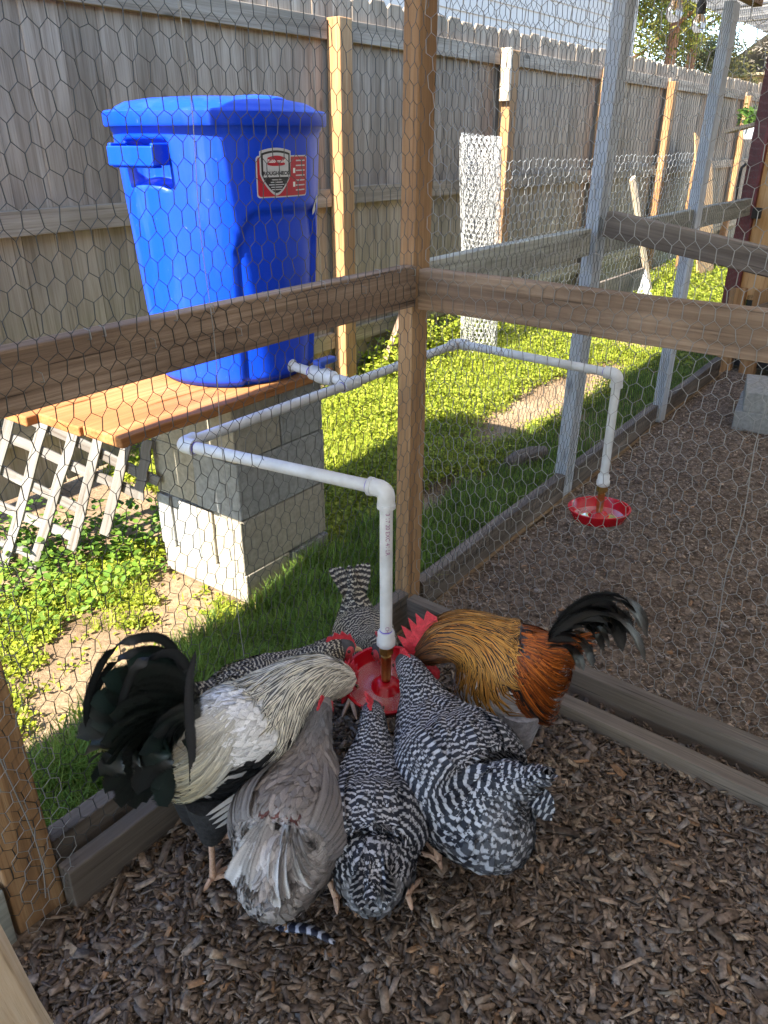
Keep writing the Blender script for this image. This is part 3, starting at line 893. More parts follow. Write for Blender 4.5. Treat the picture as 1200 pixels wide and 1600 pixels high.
# printed text down the near pipe
M_print = plain('pipe_print', (0.25, 0.06, 0.18), 0.6)
def pipe_text(body, base, size, az, mat=M_print):
    cu = bpy.data.curves.new('t', 'FONT'); cu.body = body; cu.size = size; cu.align_y = 'CENTER'
    to = bpy.data.objects.new('t', cu); me = bpy.data.meshes.new_from_object(to); bpy.data.objects.remove(to)
    inv = world_of(p1).inverted()
    for v in me.vertices:
        a = az + v.co.y / pr
        v.co = inv @ Vector((base.x + (pr + 0.0004) * math.cos(a), base.y + (pr + 0.0004) * math.sin(a), base.z - v.co.x))
    me.materials.clear(); me.materials.append(mat)
    link(bpy.data.objects.new('printed_text', me), p1, world_of(p1))
pipe_text('3 17 20 EXC 41 LR', E1 + Vector((0, 0, -0.045)), 0.012, R(228))
pipe_text('CH', D1 + Vector((0, 0, 0.018)), 0.011, R(226))

# ================================================================ RED DRINKING DISHES
def dish(c, label, tilt):
    root = empty('drinking_dish', c)
    tag(root, label, 'dish', 'red drinking dishes')
    prof = [(0.0, -0.001), (0.075, -0.001), (0.083, 0.004), (0.094, 0.033), (0.097, 0.034), (0.097, 0.037), (0.091, 0.037), (0.080, 0.010), (0.072, 0.0045), (0.040, 0.0045), (0.030, 0.010), (0.022, 0.020), (0.012, 0.022), (0.001, 0.022)]
    rot = Matrix.Rotation(tilt[0], 4, 'X') @ Matrix.Rotation(tilt[1], 4, 'Y')
    M = Matrix.Translation(Vector(c)) @ rot
    WORLD[root.name] = M; root.matrix_basis = M
    mb = MB(); mb.lathe(prof, (0, 0, 0), 56, close=False); mb.build('bowl', M_red, root, smooth=True, M=M)
    mb = MB(); mb.lathe([(0.033, 0.0085), (0.079, 0.0085)], (0, 0, 0), 56, close=False)
    mb.build('water', M_water, root, smooth=True, M=M)
    return root
dish((D1.x, D1.y, D1.z - 0.155), 'red dish of water under the near pipe, ringed by hens', (R(7), R(-9)))
dish((D2.x, D2.y, D2.z - 0.15), 'red dish of water hanging empty of birds behind the wire', (R(-3), R(2)))

# ================================================================ LATTICE
lat = empty('lattice_panel', (-0.45, 1.1, 0))
tag(lat, 'peeling white wooden lattice panel leaning beside the block stand', 'lattice')
LN = Vector((-0.8925, -0.4162, 0.1736))
fr = [[(-0.463, 1.26, 0.534), (-0.644, 1.422, -0.008)], [(-0.418, 1.156, 0.516), (-0.594, 1.309, -0.024)], [(-0.375, 1.056, 0.497), (-0.55, 1.216, -0.024)], [(-0.347, 0.983, 0.463), (-0.463, 1.072, 0.079)], [(-0.309, 0.896, 0.452), (-0.4, 0.962, 0.142)], [(-0.275, 0.831, 0.471), (-0.323, 0.853, 0.274)]]
for a, b_ in fr:
    board('lattice_slat', b_, a, 0.034, 0.009, M_lattice, lat, face=LN, bevel=0.0015, amp=0.002)
bk = [[(-0.453, 1.231, 0.515), (-0.287, 0.8, 0.332)], [(-0.5, 1.305, 0.447), (-0.324, 0.861, 0.288)], [(-0.551, 1.373, 0.352), (-0.423, 1.042, 0.217)], [(-0.578, 1.378, 0.225), (-0.458, 1.081, 0.125)], [(-0.597, 1.362, 0.084), (-0.534, 1.208, 0.039)]]
for a, b_ in bk:
    board('lattice_slat', Vector(a) - LN * 0.0115, Vector(b_) - LN * 0.0115, 0.034, 0.009, M_lattice, lat, face=LN, bevel=0.0015, amp=0.002)

# ================================================================ THINGS BY THE FENCE
roll = empty('wire_roll', (2.83, 1.40, 0))
tag(roll, 'upright roll of bright galvanised chicken wire leaning at a fence post', 'wire roll')
def roll_bend(u, v, wv):
    a = u / 0.13
    r_ = 0.125 + 0.006 * np.sin(a * 3) - 0.007 * a / (2 * np.pi) + wv
    return np.stack([2.83 - 0.05 * v / 1.3 + r_ * np.cos(a), 1.40 + 0.03 * v + r_ * np.sin(a), 0.01 + v + 0.01 * np.sin(a)], -1)
hex_wire('wire_netting', (0, 0, 0), (1, 0, 0), 0.13 * 2 * math.pi * 3, 1.32, roll, M_galv2, cell=0.034, row=0.03, r=0.0012, bend=roll_bend, seed=8, warp=0.006)

gw = empty('garden_wire_fence', (4.6, 1.47, 0))
tag(gw, 'bright galvanised hexagonal wire stretched in front of the fence', 'wire fence')
hex_wire('wire_netting', (3.05, 1.50, 0.03), (1, -0.012, 0), 4.6, 1.2, gw, M_galv2, cell=0.10, row=0.055, r=0.0016, seed=9, warp=0.006)
for px in (7.4,):
    board('stake', (px, 1.53, -0.05), (px + 0.03, 1.52, 1.25), 0.035, 0.03, M_fence_post, gw)

def lumber(name, p0, p1, W, T, mat, label, cat='board', face=(0, -1, 0)):
    o = board(name, p0, p1, W, T, mat, None, face=face); tag(o, label, cat); return o
lumber('leaning_lumber', (5.9, 1.30, -0.02), (5.35, 1.42, 1.02), 0.07, 0.03, M_pale, 'pale stick of lumber leaning behind the first whitewashed post')
lumber('leaning_plywood', (7.2, 1.15, -0.02), (7.55, 1.50, 1.28), 0.75, 0.014, M_ply, 'orange plywood sheet leaning near the far end of the fence', 'plywood')
lumber('garden_bed_board', (4.0, 1.36, 0.12), (5.7, 1.33, 0.12), 0.26, 0.03, M_base, 'dark low board edging the garden bed behind the wire')
lumber('garden_bed_board', (6.0, 1.10, 0.62), (7.0, 1.10, 0.60), 0.10, 0.04, M_pale, 'sunlit horizontal board beyond the first whitewashed post')
lumber('fence_brace', (2.02, 1.62, 0.0), (2.55, 1.70, 0.62), 0.06, 0.035, M_rail, 'brown brace leaning diagonally at the foot of the fence')
# scrap of white sheet propped on the grass
o = MB().add([(5.20, 1.20, 0.0), (5.42, 1.10, 0.0), (5.44, 1.22, 0.27), (5.33, 1.20, 0.16), (5.21, 1.215, 0.0), (5.43, 1.115, 0.0), (5.445, 1.235, 0.27), (5.335, 1.215, 0.16)], [(0, 1, 2, 3), (7, 6, 5, 4), (0, 4, 5, 1), (1, 5, 6, 2), (2, 6, 7, 3), (3, 7, 4, 0)]).build('white_sheet_scrap', plain('sheet_scrap', (0.40, 0.40, 0.39), 0.7, noise=0.2, nscale=14), None)
tag(o, 'white scrap of sheet propped on the grass beyond the first whitewashed post', 'scrap')
# chunk of firewood on the grass
mb = MB(); mb.tube([(1.17, 0.30, 0.035), (1.24, 0.285, 0.042), (1.34, 0.262, 0.04), (1.42, 0.245, 0.03)], [0.030, 0.042, 0.040, 0.030], 7)
o = mb.build('wood_chunk', M_base, None, bevel=0.006); tag(o, 'weathered chunk of wood lying on shaded grass outside the wire', 'wood chunk')
# twig along the foot of the stand
mb = MB(); mb.tube([(-0.24, 0.40, 0.018), (-0.12, 0.405, 0.022), (0.0, 0.395, 0.02), (0.14, 0.41, 0.03), (0.2, 0.405, 0.045)], [0.012, 0.013, 0.012, 0.010, 0.006], 8)
o = mb.build('stick', M_fence_post, None, smooth=True); tag(o, 'knobbly stick lying along the foot of the block stand', 'stick')
# pot with plant hanging near the fence end
mb = MB(); mb.lathe([(0.05, 0), (0.085, 0.14), (0.09, 0.14), (0.09, 0.16), (0.08, 0.16)], (9.3, 1.48, 1.32), 16)
pot = empty('potted_plant', (9.3, 1.48, 1.32)); tag(pot, 'white pot with green plant at the far fence end', 'potted plant')
mb.build('pot', M_lwht, pot, smooth=True)

# ================================================================ COOP
coop = empty('coop', (3.55, -0.6, 0))
tag(coop, 'plywood coop with dark red corner trim at the right edge', 'coop')
mb = MB(); mb.box((3.56, -0.9, 1.26), (0.02, 1.85, 1.66)); 
o = bpy.data.objects.new('plywood_wall', make_mesh('plywood_wall', np.array([(z, y, x) for (x, y, z) in [(vv[0] - 3.56, vv[1] + 0.9, vv[2] - 1.26) for vv in mb.v]]), [tuple(reversed(f)) for f in mb.f], M_ply))
link(o, coop, Matrix.Translation(Vector((3.56, -0.9, 1.26))) @ Matrix(((0, 0, 1), (0, 1, 0), (1, 0, 0))).to_4x4())
board('trim', (3.535, 0.045, 0.36), (3.535, 0.045, 2.08), 0.085, 0.05, M_redtrim, coop, face=(-1, 0, 0))
mb = MB(); mb.box((4.2, 0.025, 1.22), (1.26, 0.02, 1.7)); mb.build('side_wall', M_redtrim, coop)
for py in (0.0, -0.14, -1.2):
    board('coop_leg', (3.53, py, -0.05), (3.53, py, 0.50), 0.09, 0.07, M_fence_post, coop, face=(-1, 0, 0))
board('brace', (3.40, -0.05, 0.33), (3.40, -0.62, 0.62), 0.09, 0.035, M_rail, coop, face=(-1, 0, 0))
board('brace', (3.46, -0.18, 0.30), (3.46, -0.72, 0.56), 0.07, 0.035, M_post, coop, face=(-1, 0, 0))
mb = MB(); mb.box((3.9, -0.9, 0.24), (0.7, 1.7, 0.44)); mb.build('underfloor_black_fill', M_black, coop)  # solid black block filling the space under the coop floor
mb = MB(); mb.tube([(3.49, 0.09, 0.98), (3.45, 0.10, 1.0), (3.44, 0.10, 1.09), (3.45, 0.10, 1.17), (3.49, 0.09, 1.19)], 0.008, 8); mb.build('pull_handle', M_black, coop, smooth=True)
mb = MB(); mb.box((3.495, -0.02, 0.93), (0.03, 0.05, 0.06)); mb.build('hinge', M_black, coop, bevel=0.004)
# little ledge poking out beside the trim
board('ledge', (3.62, 0.09, 1.40), (3.62, 0.26, 1.36), 0.12, 0.02, M_pale, coop, face=(0, 0, 1))
for k, (c_, sz, rz, lb_, mt) in enumerate((((2.58, -0.46, 0.04), (0.40, 0.30, 0.10), 0.15, 'lower grey concrete block by the coop in the far run', M_block2), ((2.58, -0.46, 0.14), (0.36, 0.26, 0.10), 0.22, 'upper tan concrete block by the coop in the far run', M_block2))):
    o = hollow_block('concrete_block', c_, sz, mt, rz, groove=False); tag(o, lb_, 'concrete block')

# ================================================================ STRING LIGHT BULBS
for k, (p_, lb_) in enumerate((((2.62, 0.21, 1.83), 'clear bulb in black socket hanging near the roof edge'), ((1.93, 0.10, 1.80), 'clear bulb cut off by the top edge of the picture'))):
    r_ = empty('string_light_bulb', p_); tag(r_, lb_, 'light bulb', 'string light bulbs')
    x, y, z = p_
    mb = MB(); mb.lathe([(0.002, -0.062), (0.018, -0.058), (0.029, -0.045), (0.033, -0.028), (0.030, -0.010), (0.020, 0.008), (0.016, 0.016)], (x, y, z), 20, close=False); mb.build('glass', M_glass, r_, smooth=True)
    mb = MB(); mb.lathe([(0.017, 0.012), (0.022, 0.016), (0.022, 0.055), (0.016, 0.072), (0.007, 0.08)], (x, y, z), 16); mb.build('socket', M_black, r_, smooth=True)
    mb = MB(); mb.tube([(x, y, z + 0.008), (x + 0.003, y, z - 0.02)], 0.004, 6); mb.build('filament_stem', M_brass, r_)
    mb = MB(); mb.tube([(x, y, z + 0.078), (x, y, z + 0.16)], 0.004, 6); mb.build('cord', M_black, r_)

# ================================================================ BEYOND THE FENCE
house = empty('neighbour_house', (8, 6, 0))
tag(house, 'white sided house wall rising behind the fence', 'house')
hx1 = 14.2
z = 0.0; k = 0
while z < 4.6:
    board('siding_board', (0.0, 5.0 - 0.0, z + 0.1), (hx1, 5.0, z + 0.1), 0.215, 0.025, M_siding, house, face=(0, -1, 0.09), bevel=0)
    z += 0.2
mb = MB(); mb.box((hx1 / 2, 7.04, 2.3), (hx1 - 0.02, 4.0, 4.6)); mb.build('house_body', M_siding, house)
mb = MB(); mb.box((hx1 + 0.02, 4.98, 2.3), (0.09, 0.09, 4.6)); mb.build('corner_trim', M_siding, house)
mb = MB(); mb.add([(-0.4, 4.4, 4.6), (hx1 + 0.5, 4.4, 4.6), (hx1 + 0.5, 7, 6.0), (-0.4, 7, 6.0), (-0.4, 9.6, 4.6), (hx1 + 0.5, 9.6, 4.6)], [(0, 1, 2, 3), (3, 2, 5, 4), (0, 4, 5, 1)]); mb.build('house_roof', M_base, house)
h2 = empty('far_house', (30, 3, 0)); tag(h2, 'tan house far behind the fence at the right', 'house')
mb = MB(); mb.box((30, 5.2, 1.6), (5, 3.4, 3.2)); mb.build('wall', plain('tan_wall', (0.5, 0.38, 0.22), 0.8, noise=0.1), h2)
mb = MB(); mb.add([(27, 3.2, 3.1), (33, 3.2, 3.1), (33, 5.2, 4.5), (27, 5.2, 4.5), (27, 7.2, 3.1), (33, 7.2, 3.1)], [(0, 1, 2, 3), (3, 2, 5, 4), (0, 4, 5, 1)]); mb.build('roof', M_block2, h2)

def leaf_cloud(centers, per, spread, size, palette, seed, flat=0.7, wr=0.28):
    rg = np.random.default_rng(seed)
    C = np.repeat(np.array(centers), per, 0)
    n_ = len(C)
    Pp = C + rg.normal(0, 1, (n_, 3)) * np.array(spread)
    dirs = rg.normal(0, 1, (n_, 3)); dirs[:, 2] *= flat; dirs /= np.linalg.norm(dirs, axis=1, keepdims=True)
    sd_ = np.cross(dirs, rg.normal(0, 1, (n_, 3))); sd_ /= np.linalg.norm(sd_, axis=1, keepdims=True) + 1e-9
    L = size * rg.uniform(0.6, 1.4, (n_, 1)); W = L * wr
    V = np.stack([Pp, Pp + dirs * L * .5 + sd_ * W, Pp + dirs * L, Pp + dirs * L * .5 - sd_ * W], 1).reshape(-1, 3)
    F = np.arange(n_ * 4).reshape(-1, 4)
    pal = np.array(palette)[rg.integers(0, len(palette), n_)] * rg.uniform(0.7, 1.25, (n_, 1))
    return V, F, np.repeat(pal, 4, 0)

def tree(name, x, y, H, r_tr, crown, label, palette, seed, per=330, leaf=0.15, z0=2.0, lean_=0.0):
    rg = np.random.default_rng(seed)
    t = empty(name, (x, y, 0)); tag(t, label, 'tree', 'trees beyond the fence')
    pts = [(x + lean_ * z + 0.12 * math.sin(z), y + 0.1 * math.cos(z * 0.8), z) for z in np.linspace(-0.1, H * 0.95, 9)]
    mb = MB(); mb.tube(pts, list(np.linspace(r_tr, r_tr * 0.25, 9)), 9)
    cs = []
    for k in range(20):
        z = z0 + (H - z0) * rg.uniform(0, 1) ** 0.8
        a = rg.uniform(0, 2 * np.pi); rr_ = crown * (1.1 - 0.65 * (z - z0) / (H - z0)) * rg.uniform(0.35, 1.0)
        b0 = Vector((x + lean_ * z, y, z - 0.2)); e0 = Vector((x + rr_ * math.cos(a), y + rr_ * math.sin(a), z + 0.25 * rr_))
        mb.tube([b0, (b0 + e0) / 2 + Vector((0, 0, -0.08)), e0], [r_tr * 0.28, r_tr * 0.16, 0.012], 5)
        cs.append(tuple(e0)); cs.append(tuple(b0 * 0.45 + e0 * 0.55))
    mb.build('trunk', M_bark, t, smooth=True)
    V, F, Cc = leaf_cloud(cs, per, (0.30, 0.30, 0.20), leaf, palette, seed, wr=0.13)
    V = V - np.array([x, y, 0])
    o = bpy.data.objects.new('crown', make_mesh('crown', V, F, M_leaf, cols={'col': Cc})); tag(o, kind='stuff')
    link(o, t, world_of(t))
PAL_P = [(0.16, 0.18, 0.02), (0.22, 0.22, 0.03), (0.10, 0.13, 0.02), (0.28, 0.25, 0.05)]
PAL_O = [(0.16, 0.15, 0.05), (0.22, 0.19, 0.07), (0.12, 0.13, 0.04)]
tree('pine_tree', 15.6, 4.75, 6.5, 0.16, 1.5, 'yellow green pine with orange trunk behind the fence, right of the post', PAL_P, 21, z0=2.9)
tree('pine_tree', 19.6, 7.2, 6.5, 0.17, 1.6, 'pine beside the corner of the white house', PAL_P, 22, z0=1.8)
tree('pine_tree', 22.8, 6.6, 8.0, 0.18, 1.7, 'taller pine between the house and the whitewashed post', PAL_P, 23, z0=3.2)
tree('olive_tree', 25.0, 6.6, 3.7, 0.12, 2.0, 'low olive toned tree above the far fence line', PAL_O, 24, z0=1.5, per=260)
tree('bare_tree', 21.0, 3.4, 4.8, 0.16, 1.0, 'thin brownish tree behind the roof edge at the right', [(0.32, 0.27, 0.2), (0.2, 0.17, 0.12), (0.4, 0.36, 0.3)], 25, z0=1.6, per=60)

# ================================================================ PLANTS IN THE YARD
def fnoise(x, y, s=1.0, seed=0.0):
    return (np.sin(x * 2.3 * s + seed) * np.cos(y * 3.1 * s - seed * 1.7) + 0.6 * np.sin(x * 5.9 * s - y * 4.7 * s + seed * 2.1) + 0.4 * np.sin(x * 11.3 * s + y * 12.7 * s + seed)) / 2.0
def in_stand(x, y): return (x > -0.29) & (x < 0.16) & (y > 0.43) & (y < 0.87)

def blades(name, n_, region, dens, Ls, Ws, palette, seed, label, zmax=1.0, bend=0.5):
    rg = np.random.default_rng(seed)
    x = rg.uniform(region[0], region[1], n_); y = rg.uniform(region[2], region[3], n_)
    k = rg.uniform(0, 1, n_) < dens(x, y); k &= ~in_stand(x, y)
    x, y = x[k], y[k]; n_ = len(x)
    L = rg.uniform(Ls[0], Ls[1], n_) * (0.7 + 0.45 * (fnoise(x, y, 2.2, 3) + 0.5)); W = rg.uniform(Ws[0], Ws[1], n_)
    a = rg.uniform(0, 2 * np.pi, n_); tilt = rg.uniform(0.1, 1.0, n_) * bend
    dx, dy = np.cos(a), np.sin(a); sx, sy = -dy, dx
    z0 = hills(x, y)
    h1 = 0.55 * L; o1 = 0.22 * L * tilt; h2 = L * (1 - 0.35 * tilt); o2 = L * tilt * 0.95
    def pt(o, h, wd): return np.stack([x + dx * o + sx * wd, y + dy * o + sy * wd, z0 + h], -1)
    V = np.stack([pt(0, -0.005, W / 2), pt(0, -0.005, -W / 2), pt(o1, h1, W * 0.42), pt(o1, h1, -W * 0.42), pt(o2, h2, 0)], 1).reshape(-1, 3)
    b0 = np.arange(n_) * 5
    F = np.concatenate([np.stack([b0, b0 + 1, b0 + 3], 1), np.stack([b0, b0 + 3, b0 + 2], 1), np.stack([b0 + 2, b0 + 3, b0 + 4], 1)])
    c = np.array(palette)[rg.integers(0, len(palette), n_)] * rg.uniform(0.7, 1.3, (n_, 1))
    o = link(bpy.data.objects.new(name, make_mesh(name, V, F, M_leaf, cols={'col': np.repeat(c, 5, 0)})))
    return tag(o, label, 'grass', kind='stuff')

def weeds(name, n_, region, dens, Ls, hmax, palette, seed, label, asp=0.62):
    rg = np.random.default_rng(seed)
    m_ = n_ // 6
    px = rg.uniform(region[0], region[1], m_); py = rg.uniform(region[2], region[3], m_)
    k = rg.uniform(0, 1, m_) < dens(px, py); k &= ~in_stand(px, py)
    px, py = px[k], py[k]
    hh = hmax * rg.uniform(0.25, 1, len(px)) * (0.55 + 0.6 * (fnoise(px, py, 1.6, 5) + 0.5))
    x = np.repeat(px, 6) + rg.normal(0, Ls[1] * 0.7, len(px) * 6); y = np.repeat(py, 6) + rg.normal(0, Ls[1] * 0.7, len(px) * 6)
    z = hills(x, y) + np.repeat(hh, 6) * rg.uniform(0.25, 1, len(x)); n_ = len(x)
    L = rg.uniform(Ls[0], Ls[1], n_); a = rg.uniform(0, 2 * np.pi, n_); up = rg.normal(0.15, 0.45, n_)
    d_ = np.stack([np.cos(a), np.sin(a), up], -1); d_ /= np.linalg.norm(d_, axis=1, keepdims=True)
    sd_ = np.stack([-np.sin(a), np.cos(a), rg.normal(0, 0.4, n_)], -1); sd_ /= np.linalg.norm(sd_, axis=1, keepdims=True)
    P0 = np.stack([x, y, z], -1); L1 = L[:, None]; W1 = L1 * asp / 2
    nrm = np.cross(d_, sd_)
    V = np.stack([P0, P0 + d_ * L1 * .30 + sd_ * W1 * .9 + nrm * L1 * .05, P0 + d_ * L1 * .72 + sd_ * W1 * .75 + nrm * L1 * .05, P0 + d_ * L1, P0 + d_ * L1 * .72 - sd_ * W1 * .75 + nrm * L1 * .05, P0 + d_ * L1 * .30 - sd_ * W1 * .9 + nrm * L1 * .05], 1).reshape(-1, 3)
    b0 = np.arange(n_) * 6
    F = np.concatenate([np.stack([b0, b0 + 1, b0 + 2, b0 + 3], 1), np.stack([b0, b0 + 3, b0 + 4, b0 + 5], 1)])
    c = np.array(palette)[rg.integers(0, len(palette), n_)] * rg.uniform(0.7, 1.3, (n_, 1))
    o = link(bpy.data.objects.new(name, make_mesh(name, V, F, M_leaf, cols={'col': np.repeat(c, 6, 0)})))
    return tag(o, label, 'weeds', kind='stuff')

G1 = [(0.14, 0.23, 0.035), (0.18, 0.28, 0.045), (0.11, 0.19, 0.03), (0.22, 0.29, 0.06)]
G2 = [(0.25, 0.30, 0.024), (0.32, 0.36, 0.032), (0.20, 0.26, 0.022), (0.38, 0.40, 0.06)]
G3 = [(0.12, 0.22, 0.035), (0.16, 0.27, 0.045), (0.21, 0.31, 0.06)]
def bare(x, y):
    b1 = np.exp(-((x - 2.25) / 0.85) ** 2 - ((y - 0.60) / 0.20) ** 2)
    b2 = np.exp(-((x - 0.72) / 0.28) ** 2 - ((y - 0.40) / 0.10) ** 2)
    b3 = np.exp(-((x - 4.3) / 0.9) ** 2 - ((y - 0.75) / 0.35) ** 2)
    return np.clip(b1 * 1.3 + b2 * 0.9 + b3, 0, 1)
# long grass close to the run
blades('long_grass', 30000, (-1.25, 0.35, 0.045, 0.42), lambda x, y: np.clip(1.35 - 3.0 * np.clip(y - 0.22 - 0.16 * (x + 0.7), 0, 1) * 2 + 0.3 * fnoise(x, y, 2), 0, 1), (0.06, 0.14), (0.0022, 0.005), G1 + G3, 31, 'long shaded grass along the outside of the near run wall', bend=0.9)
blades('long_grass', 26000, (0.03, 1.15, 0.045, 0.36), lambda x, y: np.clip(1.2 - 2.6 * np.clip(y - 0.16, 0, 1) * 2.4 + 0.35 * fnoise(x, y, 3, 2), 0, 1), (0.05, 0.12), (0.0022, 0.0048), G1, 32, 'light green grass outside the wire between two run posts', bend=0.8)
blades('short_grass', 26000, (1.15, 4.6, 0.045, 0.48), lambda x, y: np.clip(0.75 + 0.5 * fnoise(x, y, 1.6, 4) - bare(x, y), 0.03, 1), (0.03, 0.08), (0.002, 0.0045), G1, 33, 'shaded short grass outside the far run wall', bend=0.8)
# sunny weeds
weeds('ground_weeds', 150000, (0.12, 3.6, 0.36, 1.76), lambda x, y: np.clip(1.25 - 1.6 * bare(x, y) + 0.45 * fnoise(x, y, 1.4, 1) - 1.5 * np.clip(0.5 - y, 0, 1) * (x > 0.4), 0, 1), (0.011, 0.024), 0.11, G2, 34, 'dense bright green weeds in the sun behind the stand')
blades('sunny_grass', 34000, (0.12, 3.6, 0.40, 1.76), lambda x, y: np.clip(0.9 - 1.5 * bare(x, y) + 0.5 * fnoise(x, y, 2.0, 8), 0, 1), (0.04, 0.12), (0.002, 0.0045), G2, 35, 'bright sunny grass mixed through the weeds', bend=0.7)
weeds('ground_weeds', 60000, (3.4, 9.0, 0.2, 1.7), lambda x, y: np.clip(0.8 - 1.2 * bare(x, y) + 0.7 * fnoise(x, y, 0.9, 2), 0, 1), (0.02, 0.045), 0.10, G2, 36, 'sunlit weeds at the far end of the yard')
# thin patches left of the stand
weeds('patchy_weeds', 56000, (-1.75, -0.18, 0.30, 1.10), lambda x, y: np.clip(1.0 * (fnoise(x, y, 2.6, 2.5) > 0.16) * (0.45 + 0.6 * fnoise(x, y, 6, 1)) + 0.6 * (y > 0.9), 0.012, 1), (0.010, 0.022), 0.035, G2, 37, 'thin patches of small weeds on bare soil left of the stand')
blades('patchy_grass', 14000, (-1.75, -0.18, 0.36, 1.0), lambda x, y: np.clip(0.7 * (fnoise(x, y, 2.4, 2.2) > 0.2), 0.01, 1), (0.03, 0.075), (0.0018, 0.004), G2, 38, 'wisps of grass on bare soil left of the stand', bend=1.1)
weeds('leafy_weeds', 4000, (-1.3, -0.28, 0.80, 1.35), lambda x, y: np.clip(0.95 - 2.6 * np.abs(y - 0.62 + 0.9 * x + 0.1) + 0.4 * fnoise(x, y, 3, 1), 0, 1), (0.014, 0.030), 0.10, [(0.16, 0.27, 0.03), (0.22, 0.31, 0.04), (0.12, 0.22, 0.03)], 39, 'broad leaved weeds growing through the foot of the lattice', asp=0.8)
weeds('leafy_weeds', 9000, (1.9, 3.4, 1.50, 1.75), lambda x, y: np.clip(0.7 + 0.5 * fnoise(x, y, 3, 6), 0, 1), (0.02, 0.04), 0.30, G2, 40, 'taller weeds at the foot of the fence by the wire roll', asp=0.7)
weeds('leafy_weeds', 3600, (-0.75, 0.0, 0.95, 1.65), lambda x, y: np.clip(1.0 - 3.0 * np.abs(y - 0.86 + 1.0 * x + 0.0), 0, 1), (0.018, 0.034), 0.24, [(0.10, 0.19, 0.02), (0.15, 0.25, 0.03), (0.07, 0.14, 0.02)], 41, 'leafy weeds growing behind the white lattice', asp=0.75)
V, F, Cc = leaf_cloud([(9.3, 1.48, 1.56)], 120, (0.06, 0.06, 0.06), 0.09, [(0.09, 0.17, 0.02)], 5)
V = V - np.array([9.3, 1.48, 1.32])
link(bpy.data.objects.new('leaves', make_mesh('leaves', V, F, M_leaf, cols={'col': Cc})), pot, world_of(pot))

# ================================================================ LOOSE WOOD CHIPS
def chips(name, n_, region, size, label, seed, ok=None, lift=0.014, dust=1.0):
    rg = np.random.default_rng(seed)
    x = rg.uniform(region[0], region[1], n_); y = rg.uniform(region[2], region[3], n_)
    if ok is not None:
        k = ok(x, y, rg); x, y = x[k], y[k]; n_ = len(x)
    L = np.clip(rg.lognormal(math.log(size), 0.45, n_), size * 0.35, size * 2.6)
    W = L * np.clip(rg.normal(0.34, 0.13, n_), 0.12, 0.75); W = np.clip(W, 0.0025, 0.020)
    T = np.clip(W * 0.28, 0.0012, 0.004)
    yaw = rg.uniform(0, 2 * np.pi, n_); pit = rg.normal(0, 0.22, n_); rol = rg.normal(0, 0.3, n_)
    cy, sy = np.cos(yaw), np.sin(yaw); cp, sp_ = np.cos(pit), np.sin(pit); cr, sr = np.cos(rol), np.sin(rol)
    ax = np.stack([cy * cp, sy * cp, sp_], -1)
    ay = np.stack([-sy * cr - cy * sp_ * sr, cy * cr - sy * sp_ * sr, cp * sr], -1)
    az = np.cross(ax, ay)
    z = mulch_h(x, y) + rg.uniform(-0.002, lift, n_) * (0.6 + 0.8 * rg.random(n_)) + 0.35 * L * np.abs(sp_)
    c = np.stack([x, y, z], -1)
    Vs = []
    for tz in (-0.5, 0.5):
        for (u, v) in ((-0.5, -0.5), (0.5, -0.5), (0.5, 0.5), (-0.5, 0.5)):
            uu = u * L * rg.uniform(0.65, 1.1, n_); vv = v * W * rg.uniform(0.35, 1.15, n_)
            Vs.append(c + ax * uu[:, None] + ay * vv[:, None] + az * (tz * T)[:, None])
    V = np.stack(Vs, 1).reshape(-1, 3)
    b0 = np.arange(n_)[:, None] * 8
    q = np.array([(3, 2, 1, 0), (4, 5, 6, 7), (0, 1, 5, 4), (1, 2, 6, 5), (2, 3, 7, 6), (3, 0, 4, 7)])
    F = (b0[:, None, :] + q[None]).reshape(-1, 4)
    pal = np.array((0.94, 0.96, 1.0)) * np.array([(0.15, 0.105, 0.075), (0.20, 0.14, 0.095), (0.26, 0.19, 0.135), (0.115, 0.083, 0.062), (0.17, 0.135, 0.11), (0.34, 0.255, 0.175), (0.22, 0.185, 0.155), (0.28, 0.16, 0.085)])
    pr_ = np.array([.20, .20, .15, .15, .14, .05, .08, .03])
    cc = pal[rg.choice(len(pal), n_, p=pr_)] * rg.uniform(0.7, 1.35, (n_, 1)) * dust
    o = link(bpy.data.objects.new(name, make_mesh(name, V, F, M_chip, cols={'col': np.repeat(cc, 8, 0)})))
    return tag(o, label, 'wood chips', kind='stuff')
chips('wood_chips', 70000, (-1.75, -0.02, -1.30, -0.03), 0.0165, 'brown wood chips covering the floor of the near run', 51, ok=lambda x, y, rg: (y < -0.06))
chips('large_wood_chips', 800, (-1.75, -0.22, -1.30, -0.08), 0.034, 'larger pale wood chips scattered over the near run floor', 52, lift=0.018, dust=1.25)
chips('wood_chips', 44000, (0.0, 3.35, -1.6, -0.03), 0.009, 'dusty finer wood chips on the floor of the far run', 53, ok=lambda x, y, rg: rg.random(len(x)) < np.clip(1.3 - 0.28 * x, 0.3, 1), lift=0.007, dust=1.35)
# chips caught on the ledge between the two cross boards and on the long wall boards
chips('wood_chips', 1400, (-0.15, -0.06, -1.25, -0.36), 0.014, 'small wood chips caught between the two cross wall boards', 54, lift=0.03)

# ================================================================ CHICKENS
def catmull(ctrl, n_):
    P = np.array(ctrl, float); k = len(P)
    Pp = np.concatenate([[2 * P[0] - P[1]], P, [2 * P[-1] - P[-2]]])
    t = np.linspace(0, k - 1 - 1e-6, n_); i = t.astype(int); f = (t - i)[:, None]
    a, b, c, d = Pp[i], Pp[i + 1], Pp[i + 2], Pp[i + 3]
    return 0.5 * (2 * b + (c - a) * f + (2 * a - 5 * b + 4 * c - d) * f ** 2 + (3 * b - a - 3 * c + d) * f ** 3)

